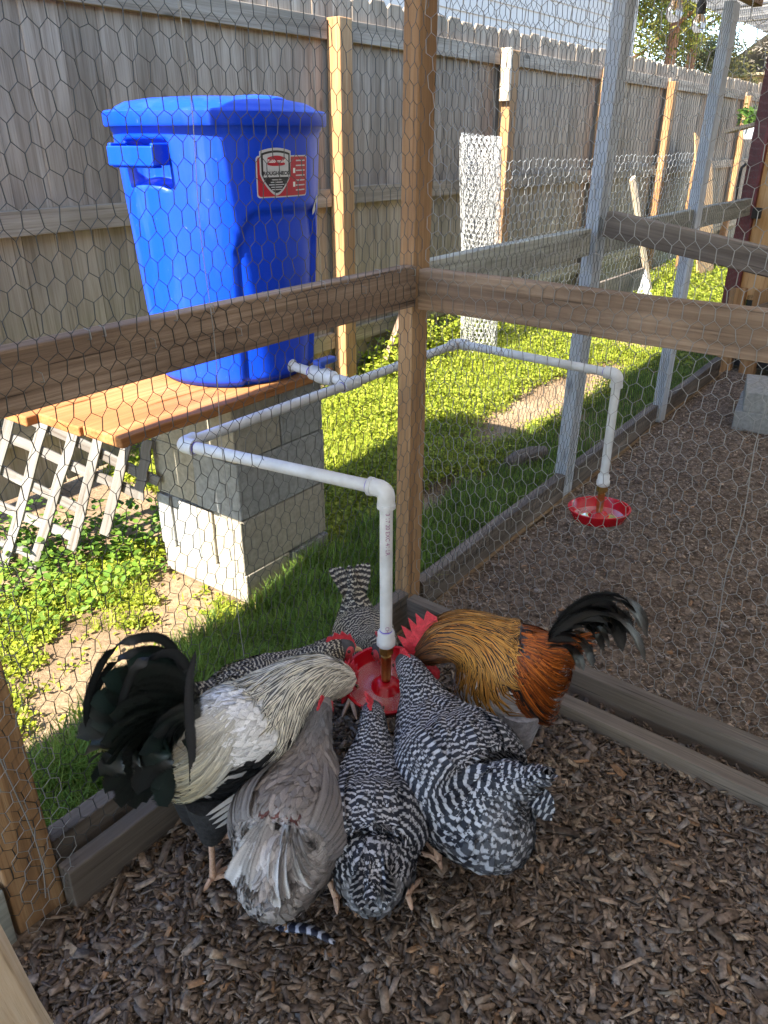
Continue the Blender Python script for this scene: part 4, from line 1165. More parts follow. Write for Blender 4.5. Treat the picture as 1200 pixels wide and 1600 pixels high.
class Surf:
    """the bird's trunk, neck and head as one lofted surface"""
    def __init__(s, spine, root, heading, bulge=0.0):
        h = heading; s.f = np.array([math.cos(h), math.sin(h), 0]); s.l = np.array([-math.sin(h), math.cos(h), 0]); s.o = np.array([root[0], root[1], 0.0])
        q = catmull(spine, 120)
        s.c = s.o + q[:, :1] * s.f + q[:, 1:2] * s.l + q[:, 2:3] * np.array([0, 0, 1.0])
        s.rw, s.rt, s.rb = [np.maximum(q[:, k], 0.004) for k in (3, 4, 5)]
        T = np.gradient(s.c, axis=0); s.T = T / np.linalg.norm(T, axis=1, keepdims=True)
        sd = s.l - (s.T @ s.l)[:, None] * s.T; s.sd = sd / np.linalg.norm(sd, axis=1, keepdims=True)
        s.N = np.cross(s.T, s.sd)
        s.s = np.concatenate([[0], np.cumsum(np.linalg.norm(np.diff(s.c, axis=0), axis=1))]); s.len = s.s[-1]
        s.bulge = bulge
    def ev(s, ss, th):
        sc_ = np.clip(ss, 0, s.len)
        g = lambda A: np.stack([np.interp(sc_, s.s, A[:, k]) for k in range(3)], -1)
        c = g(s.c) + np.minimum(ss, 0)[..., None] * s.T[0]
        rw, rt, rb = (np.interp(sc_, s.s, a) for a in (s.rw, s.rt, s.rb))
        cl = np.clip(1 + np.minimum(ss, 0) / 0.055, 0.10, 1); rw, rt, rb = rw * cl, rt * cl, rb * cl
        sd, N_ = g(s.sd), g(s.N)
        ct, st = np.cos(th), np.sin(th)
        t = sc_ / s.len
        k = 1 + s.bulge * np.exp(-((t - 0.40) / 0.17) ** 2) * np.exp(-((st - 0.25) / 0.5) ** 2)
        rv = np.where(st > 0, rt, rb)
        p = c + sd * (rw * ct * k)[..., None] + N_ * (rv * st * k)[..., None]
        nn = sd * (ct / rw)[..., None] + N_ * (st / rv)[..., None]
        nn /= np.linalg.norm(nn, axis=-1, keepdims=True)
        return p, nn, np.interp(sc_, s.s, s.T[:, 0])
    def w(s, f, l, z): return Vector(s.o + f * s.f + l * s.l + np.array([0, 0, z]))

def plumage(S, reg, seed, t_end=0.93, dens=1.0):
    rg = np.random.default_rng(seed)
    ss, th = [], []
    cur = 0.0
    while cur < S.len * t_end:
        t = cur / S.len
        pr0 = reg(np.array([t]), np.array([0.8]), rg)
        L0, W0 = float(pr0['L'][0]), float(pr0['W'][0])
        i = int(np.searchsorted(S.s, cur)); i = min(i, len(S.s) - 1)
        per = math.pi * (S.rw[i] + (S.rt[i] + S.rb[i]) / 2)
        k = max(8, int(per / (W0 * 0.48) * dens))
        a = (np.arange(k) + rg.random()) / k * 2 * np.pi + rg.normal(0, 0.25 * 2 * np.pi / k, k)
        ss.append(np.full(k, cur) + rg.normal(0, L0 * 0.05, k)); th.append(a)
        cur += max(0.0035, min(L0 * 0.20, 0.014))
    ss = np.concatenate(ss); th = np.concatenate(th)
    th = (th + np.pi) % (2 * np.pi) - np.pi
    d = reg(np.clip(ss / S.len, 0, 1), th, rg)
    n_ = len(ss); L, W = d['L'] * rg.uniform(0.85, 1.15, n_), d['W'] * rg.uniform(0.9, 1.1, n_)
    K = 5
    v = np.linspace(0, 1, K)[None]
    wprof = np.array([0.55, 0.95, 1.0, d.get('tipw', 0.82), d.get('tipe', 0.18)])[None]
    jit = rg.normal(0, d.get('mess', 0.10), n_)
    dr = -np.sign(np.cos(th)) * d['droop'] * np.clip(np.cos(th) ** 2 * 1.5, 0.15, 1)
    s_p = ss[:, None] - v * L[:, None] * np.cos(dr)[:, None]
    rl = np.interp(ss, S.s, (S.rw + S.rt) / 2)
    th_p = th[:, None] + (v * L[:, None] * np.sin(dr + jit)[:, None]) / np.maximum(rl, 0.02)[:, None]
    p, nn, _ = S.ev(s_p, th_p)
    lift = d['lift0'][:, None] + d['lift'][:, None] * v ** 1.5 * rg.uniform(0.5, 1.6, n_)[:, None]
    p = p + nn * lift[..., None]
    if 'sag' in d:
        p[..., 2] -= d['sag'][:, None] * v ** 2
    tg = np.gradient(p, axis=1); tg /= np.linalg.norm(tg, axis=-1, keepdims=True) + 1e-9
    wd = np.cross(nn, tg); wd /= np.linalg.norm(wd, axis=-1, keepdims=True) + 1e-9
    twist = rg.normal(0, 0.22, n_)[:, None, None]
    wd = wd + nn * twist
    hw = (W[:, None] * wprof / 2)[..., None]
    V = np.stack([p - wd * hw - nn * hw * 0.18, p + nn * hw * 0.06, p + wd * hw - nn * hw * 0.18], 2)   # n,K,3,3
    V = V.reshape(-1, 3)
    base = np.arange(n_)[:, None] * (K * 3)
    q = np.array([(r * 3 + c, r * 3 + c + 1, (r + 1) * 3 + c + 1, (r + 1) * 3 + c) for r in range(K - 1) for c in range(2)])
    F = (base[:, None] + q[None]).reshape(-1, 4)
    uvu = np.tile(np.array([0, 0.5, 1.0]), n_ * K)
    uvv = np.repeat((v * L[:, None] / d['per'][:, None] + (d['phase'] * rg.random(n_))[:, None]).ravel(), 3)
    vv = np.repeat(np.broadcast_to(v, (n_, K)).ravel(), 3)[:, None]
    rep = lambda A: np.repeat(A, K * 3, 0)
    tone = rep(rg.uniform(0.82, 1.16, (n_, 1)))
    c1 = (rep(d['col']) * (1 - vv) + rep(d.get('colt', d['col'])) * vv) * tone
    c2 = rep(d['col2'])
    pat = rep(d['pat'])
    return V, F, np.stack([uvu, uvv], 1), {'col': c1, 'col2': c2, 'pat': pat}

def ribbon(pts, width, col_, col2=None, pat=(0, 0, 0.8), n_=14, side=(0, 1, 0), per=0.02, camber=0.22, wprof=None):
    """one long tail feather: a cambered blade along a curve"""
    P = catmull(pts, n_)
    T = np.gradient(P, axis=0); T /= np.linalg.norm(T, axis=1, keepdims=True)
    sd = np.array(side, float); sd = sd - (T @ sd)[:, None] * T; sd /= np.linalg.norm(sd, axis=1, keepdims=True)
    nn = np.cross(T, sd)
    t = np.linspace(0, 1, n_)
    w_ = width * (np.minimum(1, 0.25 + 2.2 * t) * np.sqrt(np.clip(1 - t ** 5, 0, 1)) if wprof is None else np.interp(t, *wprof))[:, None] / 2
    w_ = np.maximum(w_, 0.0008)
    V = np.stack([P - sd * w_ - nn * w_ * camber, P, P + sd * w_ - nn * w_ * camber], 1).reshape(-1, 3)
    q = np.array([(r * 3 + c, r * 3 + c + 1, r * 3 + c + 4, r * 3 + c + 3) for r in range(n_ - 1) for c in range(2)])
    L = np.linalg.norm(np.diff(P, axis=0), axis=1).sum()
    uv = np.stack([np.tile([0, .5, 1.0], n_), np.repeat(t * L / per, 3)], 1)
    c2 = col_ if col2 is None else col2
    m_ = len(V)
    return V, q, uv, {'col': np.tile(col_, (m_, 1)), 'col2': np.tile(c2, (m_, 1)), 'pat': np.tile(pat, (m_, 1))}

def add_feathers(name, data, parent, kind=None):
    V, F, uv, cols_ = data
    Mi = np.array(world_of(parent).inverted())
    V = V @ Mi[:3, :3].T + Mi[:3, 3]
    o = bpy.data.objects.new(name, make_mesh(name, V, F, M_feather, smooth=True, uv=uv, cols=cols_))
    if kind: tag(o, kind=kind)
    return link(o, parent, world_of(parent))

def comb_mesh(base_pts, up, heights, lat, th0=0.0045, th1=0.0016):
    """serrated comb: base_pts along the skull, teeth of the given heights"""
    mb = MB(); n_ = len(base_pts)
    vs = []
    for p, hgt, k in zip(base_pts, heights, range(n_)):
        p = Vector(p)
        tip = p + Vector(up[k]) * hgt
        mid = p + Vector(up[k]) * hgt * 0.5
        for q, t in ((p, th0), (mid, (th0 + th1) / 2), (tip, th1)):
            vs.append(q - lat * t); vs.append(q + lat * t)
    fs = []
    for k in range(n_ - 1):
        a, b = k * 6, (k + 1) * 6
        for r in (0, 2):
            fs.append((a + r, b + r, b + r + 2, a + r + 2)); fs.append((a + r + 1, a + r + 3, b + r + 3, b + r + 1))
        fs.append((a + 4, b + 4, b + 5, a + 5))
    fs.append((0, 2, 3, 1)); fs.append((2, 4, 5, 3)); e = (n_ - 1) * 6
    fs.append((e, e + 1, e + 3, e + 2)); fs.append((e + 2, e + 3, e + 5, e + 4))
    mb.add(vs, fs)
    return mb

def bird(label, root, heading, spine, reg, under, seed, cat='hen', comb=0.02, teeth=5, wattle=0.012, face=True, legs=True, leg_z=0.11, leg_f=0.0, leg_w=0.045, name='hen', thigh=None, bulge=0.08, dens=1.0, t_end=0.93, comb_len=None, feet=((0.0, 0.0), (0.02, 0.0)), beak_len=0.022, comb_lean=0.0):
    S = Surf(spine, root, heading, bulge)
    r_ = empty(name, (root[0], root[1], 0), heading); tag(r_, label, cat)
    # continuous body
    nr = 28; n_ = len(S.s)
    ss = np.repeat(S.s[:, None], nr, 1); th = np.repeat((np.arange(nr) / nr * 2 * np.pi)[None], n_, 0)
    p, nn, _ = S.ev(ss, th)
    V = np.concatenate([p.reshape(-1, 3), [S.c[0] - S.T[0] * 0.004], [S.c[-1] + S.T[-1] * 0.002]])
    F = [(i * nr + k, i * nr + (k + 1) % nr, (i + 1) * nr + (k + 1) % nr, (i + 1) * nr + k) for i in range(n_ - 1) for k in range(nr)]
    F += [(len(V) - 2, (k + 1) % nr, k) for k in range(nr)] + [(len(V) - 1, (n_ - 1) * nr + k, (n_ - 1) * nr + (k + 1) % nr) for k in range(nr)]
    Mi = np.array(world_of(r_).inverted()); V = V @ Mi[:3, :3].T + Mi[:3, 3]
    o = bpy.data.objects.new('body', make_mesh('body', V, F, under, smooth=True)); link(o, r_, world_of(r_))
    add_feathers('plumage', plumage(S, reg, seed, t_end, dens), r_, 'stuff')
    # head
    ih = int(np.argmax(S.s > S.len * 0.945)); hc = Vector(S.c[ih]); T = Vector(S.T[ih]); Nn = Vector(S.N[ih]); sd = Vector(S.sd[ih]); hr = float(S.rw[ih])
    tip = Vector(S.c[-1])
    rotm = Matrix((T, sd, Nn)).transposed()
    if face:
        mb = MB()
        for g in (-1, 1):
            mb.ball(hc + sd * hr * 0.55 * g + T * 0.002 - Nn * 0.002, (0.017, hr * 0.55, 0.0155), 12, 8, rotm)
        mb.ball(tip - T * 0.004, (0.010, 0.009, 0.009), 10, 6, rotm)
        mb.build('face', M_face, r_, smooth=True)
    for g in (-1, 1):
        mb = MB(); mb.ball(hc + sd * (hr * 1.02) * g + T * 0.004 + Nn * 0.003, 0.0042, 10, 7); mb.build('eye', M_eye, r_, smooth=True)
    mb = MB(); dn = (T - Nn * 0.25).normalized()
    mb.tube([tip - T * 0.006, tip + T * beak_len * 0.3, tip + dn * beak_len * 0.75, tip + dn * beak_len - Nn * 0.003], [0.0075, 0.0065, 0.0038, 0.0008], 8)
    mb.build('beak', M_beak, r_, smooth=True)
    if comb > 0:
        cl = comb_len if comb_len else 0.05
        nb = teeth * 4 + 1
        bp, up, hs = [], [], []
        for k in range(nb):
            t = k / (nb - 1)
            sp_ = S.len * 1.0 + 0.002 - cl * t
            q, n2, _ = S.ev(np.array([min(sp_, S.len)]), np.array([math.pi / 2]))
            q = Vector(q[0]); 
            if sp_ > S.len: q += T * (sp_ - S.len)
            back = 0.1 + 0.75 * t
            bp.append(q - Nn * 0.003); up.append((Nn * (1 - 0.35 * back) - T * back * 0.7 + sd * comb_lean).normalized())
            env = math.sin(math.pi * min(1, 0.12 + 0.80 * t)) ** 0.6
            saw = abs(((t * teeth) % 1) - 0.5) * 2
            hs.append(comb * env * (0.55 + 0.45 * (1 - saw)))
        comb_mesh(bp, up, hs, sd).build('comb', M_comb, r_, smooth=True)
    if wattle > 0:
        for g in (-1, 1):
            mb = MB(); mb.ball(hc + T * 0.010 + sd * 0.007 * g - Nn * (hr * 0.7 + wattle * 0.6), (wattle * 0.55, 0.0035, wattle), 12, 8, rotm)
            mb.build('wattle', M_comb, r_, smooth=True)
    if legs:
        for g, ff in zip((-1, 1), feet):
            hip = S.w(leg_f, leg_w * g, leg_z + 0.06); knee = S.w(leg_f - 0.012, leg_w * g, leg_z)
            foot = S.w(leg_f + ff[0], leg_w * g + ff[1], 0.026)
            if thigh is not None:
                mb = MB(); mb.tube([hip + Vector((0, 0, 0.04)), hip, (hip + knee) / 2, knee, knee - Vector((0, 0, 0.014))], [0.05, 0.046, 0.034, 0.021, 0.009], 14)
                mb.build('thigh', thigh, r_, smooth=True)
            mb = MB()
            mb.tube([knee + Vector((0, 0, 0.02)), knee, (knee + foot) / 2, foot], [0.0075, 0.0065, 0.0058, 0.0070], 9)
            fv = Vector(S.f); lv = Vector(S.l)
            for an, ln in ((0, 0.058), (0.62, 0.050), (-0.62, 0.050), (math.pi - 0.3 * g, 0.026)):
                dv = fv * math.cos(an) + lv * math.sin(an)
                mb.tube([foot, foot + dv * ln * 0.35 + Vector((0, 0, 0.004)), foot + dv * ln * 0.7 + Vector((0, 0, -0.001)), foot + dv * ln * 0.92 + Vector((0, 0, -0.004)), foot + dv * ln * 1.12 + Vector((0, 0, -0.008))], [0.0065, 0.0052, 0.0050, 0.0038, 0.0008], 7)
            mb.build('leg', M_leg, r_, smooth=True)
    return r_, S

A_ = np.array
def full(n_, c): return np.tile(A_(c, float), (n_, 1))
BD, BL = (0.013, 0.015, 0.024), (0.43, 0.43, 0.46)
def reg_barred(dark=BD, light=BL, scale=1.0, fluff=0.3):
    def reg(t, th, rg):
        n_ = len(t); st = np.sin(th)
        L = np.interp(t, [0, .12, .45, .68, .82, .93, 1], [.040, .048, .055, .042, .028, .014, .010]) * scale
        W = np.interp(t, [0, .12, .45, .68, .82, .93, 1], [.022, .027, .030, .022, .014, .009, .006]) * scale
        per = np.interp(t, [0, .45, .68, .82, .95], [.0132, .0125, .0105, .0080, .0055]) * scale
        c = full(n_, dark); c2 = full(n_, light)
        low = ((st < -0.35) & (t < 0.32)).astype(float)[:, None] * fluff
        c = c * (1 - low) + A_((0.16, 0.16, 0.17)) * low; c2 = c2 * (1 - low) + A_((0.26, 0.26, 0.27)) * low
        return dict(L=L, W=W, per=per, phase=0.4, col=c, col2=c2, pat=full(n_, (1, 0, 0.1)), lift0=np.full(n_, 0.001), lift=np.interp(t, [0, .6, 1], [.006, .004, .002]) * (1 + 1.4 * low[:, 0]), droop=np.full(n_, 0.12), mess=0.16)
    return reg
U_dark = plain('dark_under_down', (0.05, 0.05, 0.055), 0.9, noise=0.3, nscale=60)
U_grey = plain('grey_under_down', (0.22, 0.20, 0.20), 0.9, noise=0.3, nscale=60)
U_white = plain('white_under_down', (0.35, 0.34, 0.31), 0.9, noise=0.3, nscale=60)
U_rust = plain('rust_under_down', (0.09, 0.035, 0.012), 0.9, noise=0.3, nscale=60)

def sc_spine(sp, k, dz=0.0): return [(a * k, b_ * k, c * k + dz, d_ * k, e * k, f * k) for (a, b_, c, d_, e, f) in sp]
def tail_fan(S, r_, base, dirs, lens, width, cfun, pat, curve=0.3, side=None, per=0.014, out=0.0, name='tail_feather'):
    """flat or folded fan of broad tail feathers; dirs are (back-angle, sideways) pairs"""
    for k, ((an, lat), ln) in enumerate(zip(dirs, lens)):
        f0, l0, z0 = base
        pts = []
        for t in (-0.15, 0.15, 0.45, 0.75, 1.0):
            a = an - curve * t
            pts.append(np.array(S.w(f0 - math.cos(a) * ln * t, l0 + lat * (ln * t + out) + 0.010 * np.sign(lat) * (abs(lat) > 0.01), z0 + math.sin(a) * ln * t)))
        sv = S.l * 0.55 + np.array([0, 0, 0.8]) * (1 if lat >= 0 else -1) if side is None else (S.l * side[0] + S.f * side[1] + np.array([0, 0, side[2]]))
        c1, c2 = cfun(k)
        add_feathers(name, ribbon(pts, width, c1, c2, pat, side=sv, per=per), r_)

def wings(S, r_, c1, c2, pat, per, seed, width=0.03, t0=0.60, t1=0.10, top=0.95, bot=0.0, n_=9):
    """folded wing on each flank: long feathers converging over the rump"""
    rg = np.random.default_rng(seed)
    for g in (1, -1):
        w_ = empty('wing', tuple(S.o), math.atan2(S.f[1], S.f[0]), r_) if False else None
        for k in range(n_):
            u = k / (n_ - 1)
            v = np.linspace(0, 1, 6)
            ss = S.len * (t0 - 0.10 * u + (t1 + 0.06 * u - (t0 - 0.10 * u)) * v)
            th = (bot + (top - bot) * (1 - u)) * (1 - 0.25 * v) + 0.25 * v * 0.75 + rg.normal(0, 0.03)
            th = th if g > 0 else math.pi - th
            p, nn, _ = S.ev(ss, th)
            lift = 0.005 + 0.0035 * (1 - u) + 0.006 * np.sin(v * math.pi * 0.5)
            p = p + nn * lift[:, None]
            up = np.cross(nn[3], S.f); c_ = tuple(np.array(c1) * rg.uniform(0.85, 1.2))
            add_feathers('wing_feather', ribbon(list(p), width * rg.uniform(0.9, 1.1), c_, c2, pat, n_=12, side=np.cross(nn[3], S.T[40]), per=per, camber=0.1), r_)

# ---- grey hen
def reg_grey(t, th, rg):
    n_ = len(t); st = np.sin(th)
    L = np.interp(t, [0, .12, .45, .7, .85, 1], [.042, .050, .050, .038, .022, .010])
    W = np.interp(t, [0, .15, .45, .7, .85, 1], [.020, .021, .021, .016, .011, .006])
    c = full(n_, (0.225, 0.19, 0.17)) * rg.uniform(0.75, 1.3, (n_, 1))
    light = A_((0.52, 0.49, 0.48))
    k = (np.clip((0.36 - t) / 0.2, 0, 1) * np.clip(0.9 + st, 0.45, 1))[:, None]
    c = c * (1 - k) + light * k
    k2 = np.clip((t - 0.72) / 0.15, 0, 1)[:, None]; c = c * (1 - k2) + A_((0.12, 0.115, 0.12)) * k2
    sore = ((t > 0.27) & (t < 0.315) & (st > 0.93))[:, None]; c = np.where(sore, A_((0.16, 0.06, 0.05)), c)
    ct = np.where(sore, c, c * 0.82 + 0.05)
    return dict(L=L, W=W, per=np.full(n_, .02), phase=1.0, col=c, colt=ct, col2=c * 0.6, pat=full(n_, (0, 0.25, 0.05)), lift0=np.full(n_, 0.001), lift=np.interp(t, [0, .3, 1], [.011, .006, .002]), droop=np.full(n_, 0.15), mess=0.28)
SP_G = [(-.165, 0, .235, .014, .010, .014), (-.14, 0, .24, .042, .034, .05), (-.115, 0, .215, .075, .065, .105), (-.06, 0, .215, .094, .085, .14), (.0, 0, .222, .090, .08, .13), (.07, 0, .243, .058, .055, .075), (.115, 0, .27, .034, .034, .04), (.15, 0, .295, .024, .024, .026), (.182, 0, .30, .020, .022, .023), (.198, 0, .292, .008, .008, .008)]
rG, SG = bird('lavender grey hen with pale fluffy tail between white rooster and barred hen', (-0.925, -0.375), R(25), SP_G, reg_grey, U_grey, 61, comb=0.016, wattle=0.010, leg_z=0.085, thigh=None, feet=((-0.03, -0.03), (0.03, 0.0)), bulge=0.10)
wings(SG, rG, (0.20, 0.18, 0.175), (0.13, 0.12, 0.12), (0, 0.4, 0.1), 0.02, 5)
rgt = np.random.default_rng(5)
for layer, (nf, l0_, w_, cv) in enumerate(((22, 0.080, 0.030, 1.6), (20, 0.062, 0.026, 1.9), (14, 0.045, 0.024, 2.2))):
    gd = []
    for k in range(nf):
        a = -1 + 2 * k / (nf - 1) + rgt.normal(0, 0.07)
        gd.append((0.45 + 0.50 * (1 - abs(a)) - 0.75 * abs(a) + rgt.normal(0, 0.12) + 0.15 * layer, a * 0.58 + rgt.normal(0, 0.05)))
    tail_fan(SG, rG, (-.118 + 0.014 * layer, 0, .262 + 0.008 * layer), gd, [l0_ * rgt.uniform(0.75, 1.3) for k in range(nf)], w_, lambda k: (tuple(np.array((0.53, 0.51, 0.505)) * (0.75 + 0.5 * ((k * 37) % 11) / 11)), (0.22, 0.205, 0.205)), (0, 0.3, 0.1), curve=cv, out=0.04)

# ---- barred hen seen from behind
SP_C = [(-.165, 0, .21, .011, .010, .012), (-.135, 0, .21, .034, .030, .04), (-.105, 0, .19, .068, .06, .10), (-.05, 0, .195, .088, .08, .135), (.01, 0, .205, .086, .08, .125), (.07, 0, .235, .055, .052, .07), (.105, 0, .262, .033, .033, .038), (.14, 0, .282, .023, .023, .025), (.175, 0, .28, .020, .021, .022), (.192, 0, .272, .008, .008, .008)]
rC, SC_ = bird('barred black and white hen seen from behind, head at the near dish rim', (-0.832, -0.476), R(37), SP_C, reg_barred(fluff=0.75), U_dark, 62, comb=0.032, comb_lean=0.5, wattle=0.012, leg_z=0.085, feet=((-0.055, -0.02), (-0.04, 0.02)))
wings(SC_, rC, BD, (0.44, 0.44, 0.47), (1, 0, 0.1), 0.015, 6)
cd_ = [(0.35, -0.20), (0.45, -0.10), (0.5, 0.0), (0.45, 0.10), (0.35, 0.20), (0.0, -0.3), (0.0, 0.3)]
tail_fan(SC_, rC, (-.115, 0, .225), cd_, [.085, .095, .10, .095, .085, .08, .08], 0.030, lambda k: (BD, (0.42, 0.42, 0.45)), (1, 0, 0.1), curve=1.0, per=0.012)

# ---- big barred hen on the right
SP_R = sc_spine([(-.165, -.04, .285, .012, .014, .012), (-.135, -.022, .25, .036, .034, .04), (-.105, -.006, .205, .074, .062, .11), (-.05, 0, .20, .092, .082, .14), (.02, 0, .205, .09, .08, .13), (.078, 0, .228, .056, .054, .072), (.110, 0, .252, .034, .034, .038), (.142, 0, .270, .023, .023, .025), (.172, 0, .268, .019, .021, .022), (.19, 0, .258, .008, .008, .008)], 1.19)
rR, SR = bird('large barred black and white hen with raised tail right of the dish', (-0.672, -0.545), R(61), SP_R, reg_barred(scale=1.08), U_dark, 63, comb=0.018, wattle=0.012, leg_z=0.09, feet=((-0.02, 0), (-0.05, 0.0)))
wings(SR, rR, BD, (0.44, 0.44, 0.47), (1, 0, 0.1), 0.016, 7, width=0.034)
rd = [(0.95 - 0.05 * abs(k), 0.08 * k - 0.2) for k in range(-4, 5)] + [(0.55, -0.45), (0.55, 0.05), (0.2, -0.5), (0.2, 0.1)]
tail_fan(SR, rR, (-.150, -.03, .275), rd, [.07 + .008 * (4 - abs(k)) for k in range(-4, 5)] + [.08, .08, .075, .075], 0.034, lambda k: (BD, (0.40, 0.40, 0.42)), (1, 0, 0.1), curve=0.5, per=0.012)

# ---- white rooster with black tail
WH, CR_, BK = (0.88, 0.88, 0.87), (0.62, 0.54, 0.34), (0.014, 0.015, 0.016)
def reg_white(t, th, rg):
    n_ = len(t); st = np.sin(th)
    hack = t > 0.50
    sad = (t < 0.19) & (st > -0.35)
    low = (st < np.interp(t, [0, .3, .5, .62, .7], [-0.3, 0.10, 0.12, -0.15, -1.2])) 
    L = np.where(hack, np.interp(t, [.5, .7, .85, 1], [.10, .10, .07, .018]), np.where(sad, .115, .045))
    W = np.where(hack, np.interp(t, [.5, .85, 1], [.0125, .011, .005]), np.where(sad, .0125, .022))
    c = full(n_, WH); ct = full(n_, WH); c2 = full(n_, (0.03, 0.03, 0.035)); pat = full(n_, (0, 0.0, 0.05))
    ch = hack[:, None]; c = np.where(ch, A_((0.82, 0.78, 0.66)), c); ct = np.where(ch, A_((0.86, 0.81, 0.66)), ct)
    pat[:, 1] = np.where(hack, np.interp(t, [.5, .8, .95], [1.0, 0.85, 0.25]), np.where(sad, 0.22, 0.0))
    ct = np.where(sad[:, None], A_(CR_) * 1.1, ct); c = np.where(sad[:, None], A_((0.66, 0.65, 0.60)), c)
    fleck = (~hack & ~sad & (rg.random(n_) < 0.10))[:, None]
    c = np.where(fleck, A_((0.25, 0.25, 0.26)), c)
    lo = (low & ~sad)[:, None]; bl = rg.random((n_, 1)) < 0.12
    c = np.where(lo, np.where(bl, A_((0.3, 0.3, 0.3)), A_(BK)), c); ct = np.where(lo, np.where(bl, A_((0.4, 0.4, 0.4)), A_(BK)), ct)
    pat[:, 1] = np.where(lo[:, 0], 0, pat[:, 1]); pat[:, 2] = np.where(lo[:, 0], 0.6, 0.05)
    L = np.where(lo[:, 0] & hack, 0.05, L); W = np.where(lo[:, 0], 0.022, W)
    return dict(L=L, W=W, per=np.full(n_, .02), phase=1.0, col=c, colt=ct, col2=c2, pat=pat, lift0=np.where(hack, 0.004, np.where(sad, 0.006, 0.001)), lift=np.where(hack, .005, np.where(sad, .008, .004)), droop=np.where(sad, 1.15, np.where(hack, 0.30, 0.2)), mess=0.14, tipw=0.62, tipe=0.10, sag=np.where(sad, 0.03, 0.0))
SP_W = [(-.045, 0, .375, .03, .035, .03), (-.01, 0, .345, .064, .056, .085), (.05, 0, .315, .084, .08, .125), (.115, 0, .305, .086, .08, .115), (.17, 0, .32, .07, .064, .085), (.22, 0, .332, .055, .052, .06), (.275, 0, .325, .046, .045, .048), (.325, 0, .30, .037, .036, .038), (.368, -.0, .268, .023, .024, .025), (.388, 0, .25, .009, .009, .009)]
rW, SW = bird('white rooster with striped neck and big black tail drinking from the left', (-1.005, -0.205), R(-9), SP_W, reg_white, U_white, 64, cat='rooster', name='rooster', comb=0.030, wattle=0.02, leg_z=0.13, leg_f=0.0, leg_w=0.034, thigh=plain('black_thigh_down', (0.014, 0.014, 0.015), 0.8, noise=0.5, nscale=90, bumps=0.8), feet=((-0.02, 0.0), (0.05, 0.0)), comb_len=0.06, dens=1.15)
def wt(k): return ((0.010, 0.013, 0.011), (0.025, 0.045, 0.035)) if k % 4 else ((0.012, 0.025, 0.021), (0.03, 0.05, 0.045))
wd_ = []; wl = []
for k in range(34):
    a = k / 33
    wd_.append((1.80 - 2.0 * a, (-0.16 if k % 2 else 0.16) * (0.3 + 0.7 * math.sin(a * 3.1))))
    wl.append(0.185 - 0.045 * a + 0.012 * math.sin(k * 1.9))
tail_fan(SW, rW, (-.02, 0, .385), wd_, wl, 0.078, wt, (0, 0.2, 0.85), curve=0.62, side=(0.12, 1.0, 0.25))
tail_fan(SW, rW, (-.01, 0, .38), [(1.5 - 1.7 * k / 11, (0.30 if k % 2 else -0.34)) for k in range(12)], [0.12 + 0.015 * math.sin(k * 1.3) for k in range(12)], 0.075, lambda k: ((0.012, 0.024, 0.021), (0.015, 0.02, 0.02)) if k % 3 else ((0.012, 0.014, 0.014), (0.02, 0.03, 0.03)), (0, 0.3, 0.9), curve=0.8, side=(0.25, 1.0, 0.3))
# long sickles over the fan
for k, (hz, bk_, dn_, la) in enumerate(((0.195, 0.135, 0.12, 0.03), (0.185, 0.115, 0.06, -0.03), (0.16, 0.125, 0.17, 0.045))):
    pts = [np.array(SW.w(f_, la * t, z_)) for f_, z_, t in ((-.0, .37, 0), (.0, .39 + hz * .55, .4), (-.03, .39 + hz * .92, .7), (-.01 - bk_ * .7, .39 + hz * .98, .9), (-.01 - bk_ * 1.05, .39 + hz * .68, 1), (-.01 - bk_ * 1.2, .39 + hz * .35, 1))]
    add_feathers('sickle_feather', ribbon(pts, 0.022, (0.012, 0.013, 0.014), (0.03, 0.04, 0.04), (0, 0.3, 0.9), n_=20, side=SW.f * 1.0 + np.array([0, 0, 0.2])), rW)
# dark front edge feather of the tail
pts = [np.array(SW.w(f_, -0.055, z_)) for f_, z_ in ((-.05, .29), (-.038, .37), (-.033, .45), (-.024, .52), (-.005, .57))]
add_feathers('sickle_feather', ribbon(pts, 0.022, (0.03, 0.032, 0.034), (0.06, 0.06, 0.065), (0, 0.4, 0.7), n_=18, side=SW.f), rW)
# white wing bar feathers
for k in range(4):
    pts = [np.array(SW.w(0.10 - 0.035 * j + 0.004 * k, -0.095 + 0.004 * j - 0.002 * k, 0.268 - 0.012 * k - 0.006 * j)) for j in range(5)]
    add_feathers('wing_feather', ribbon(pts, 0.016, (0.6, 0.6, 0.6), (0.5, 0.5, 0.5), (0, 0.2, 0.2), side=(0, 0, 1)), rW)

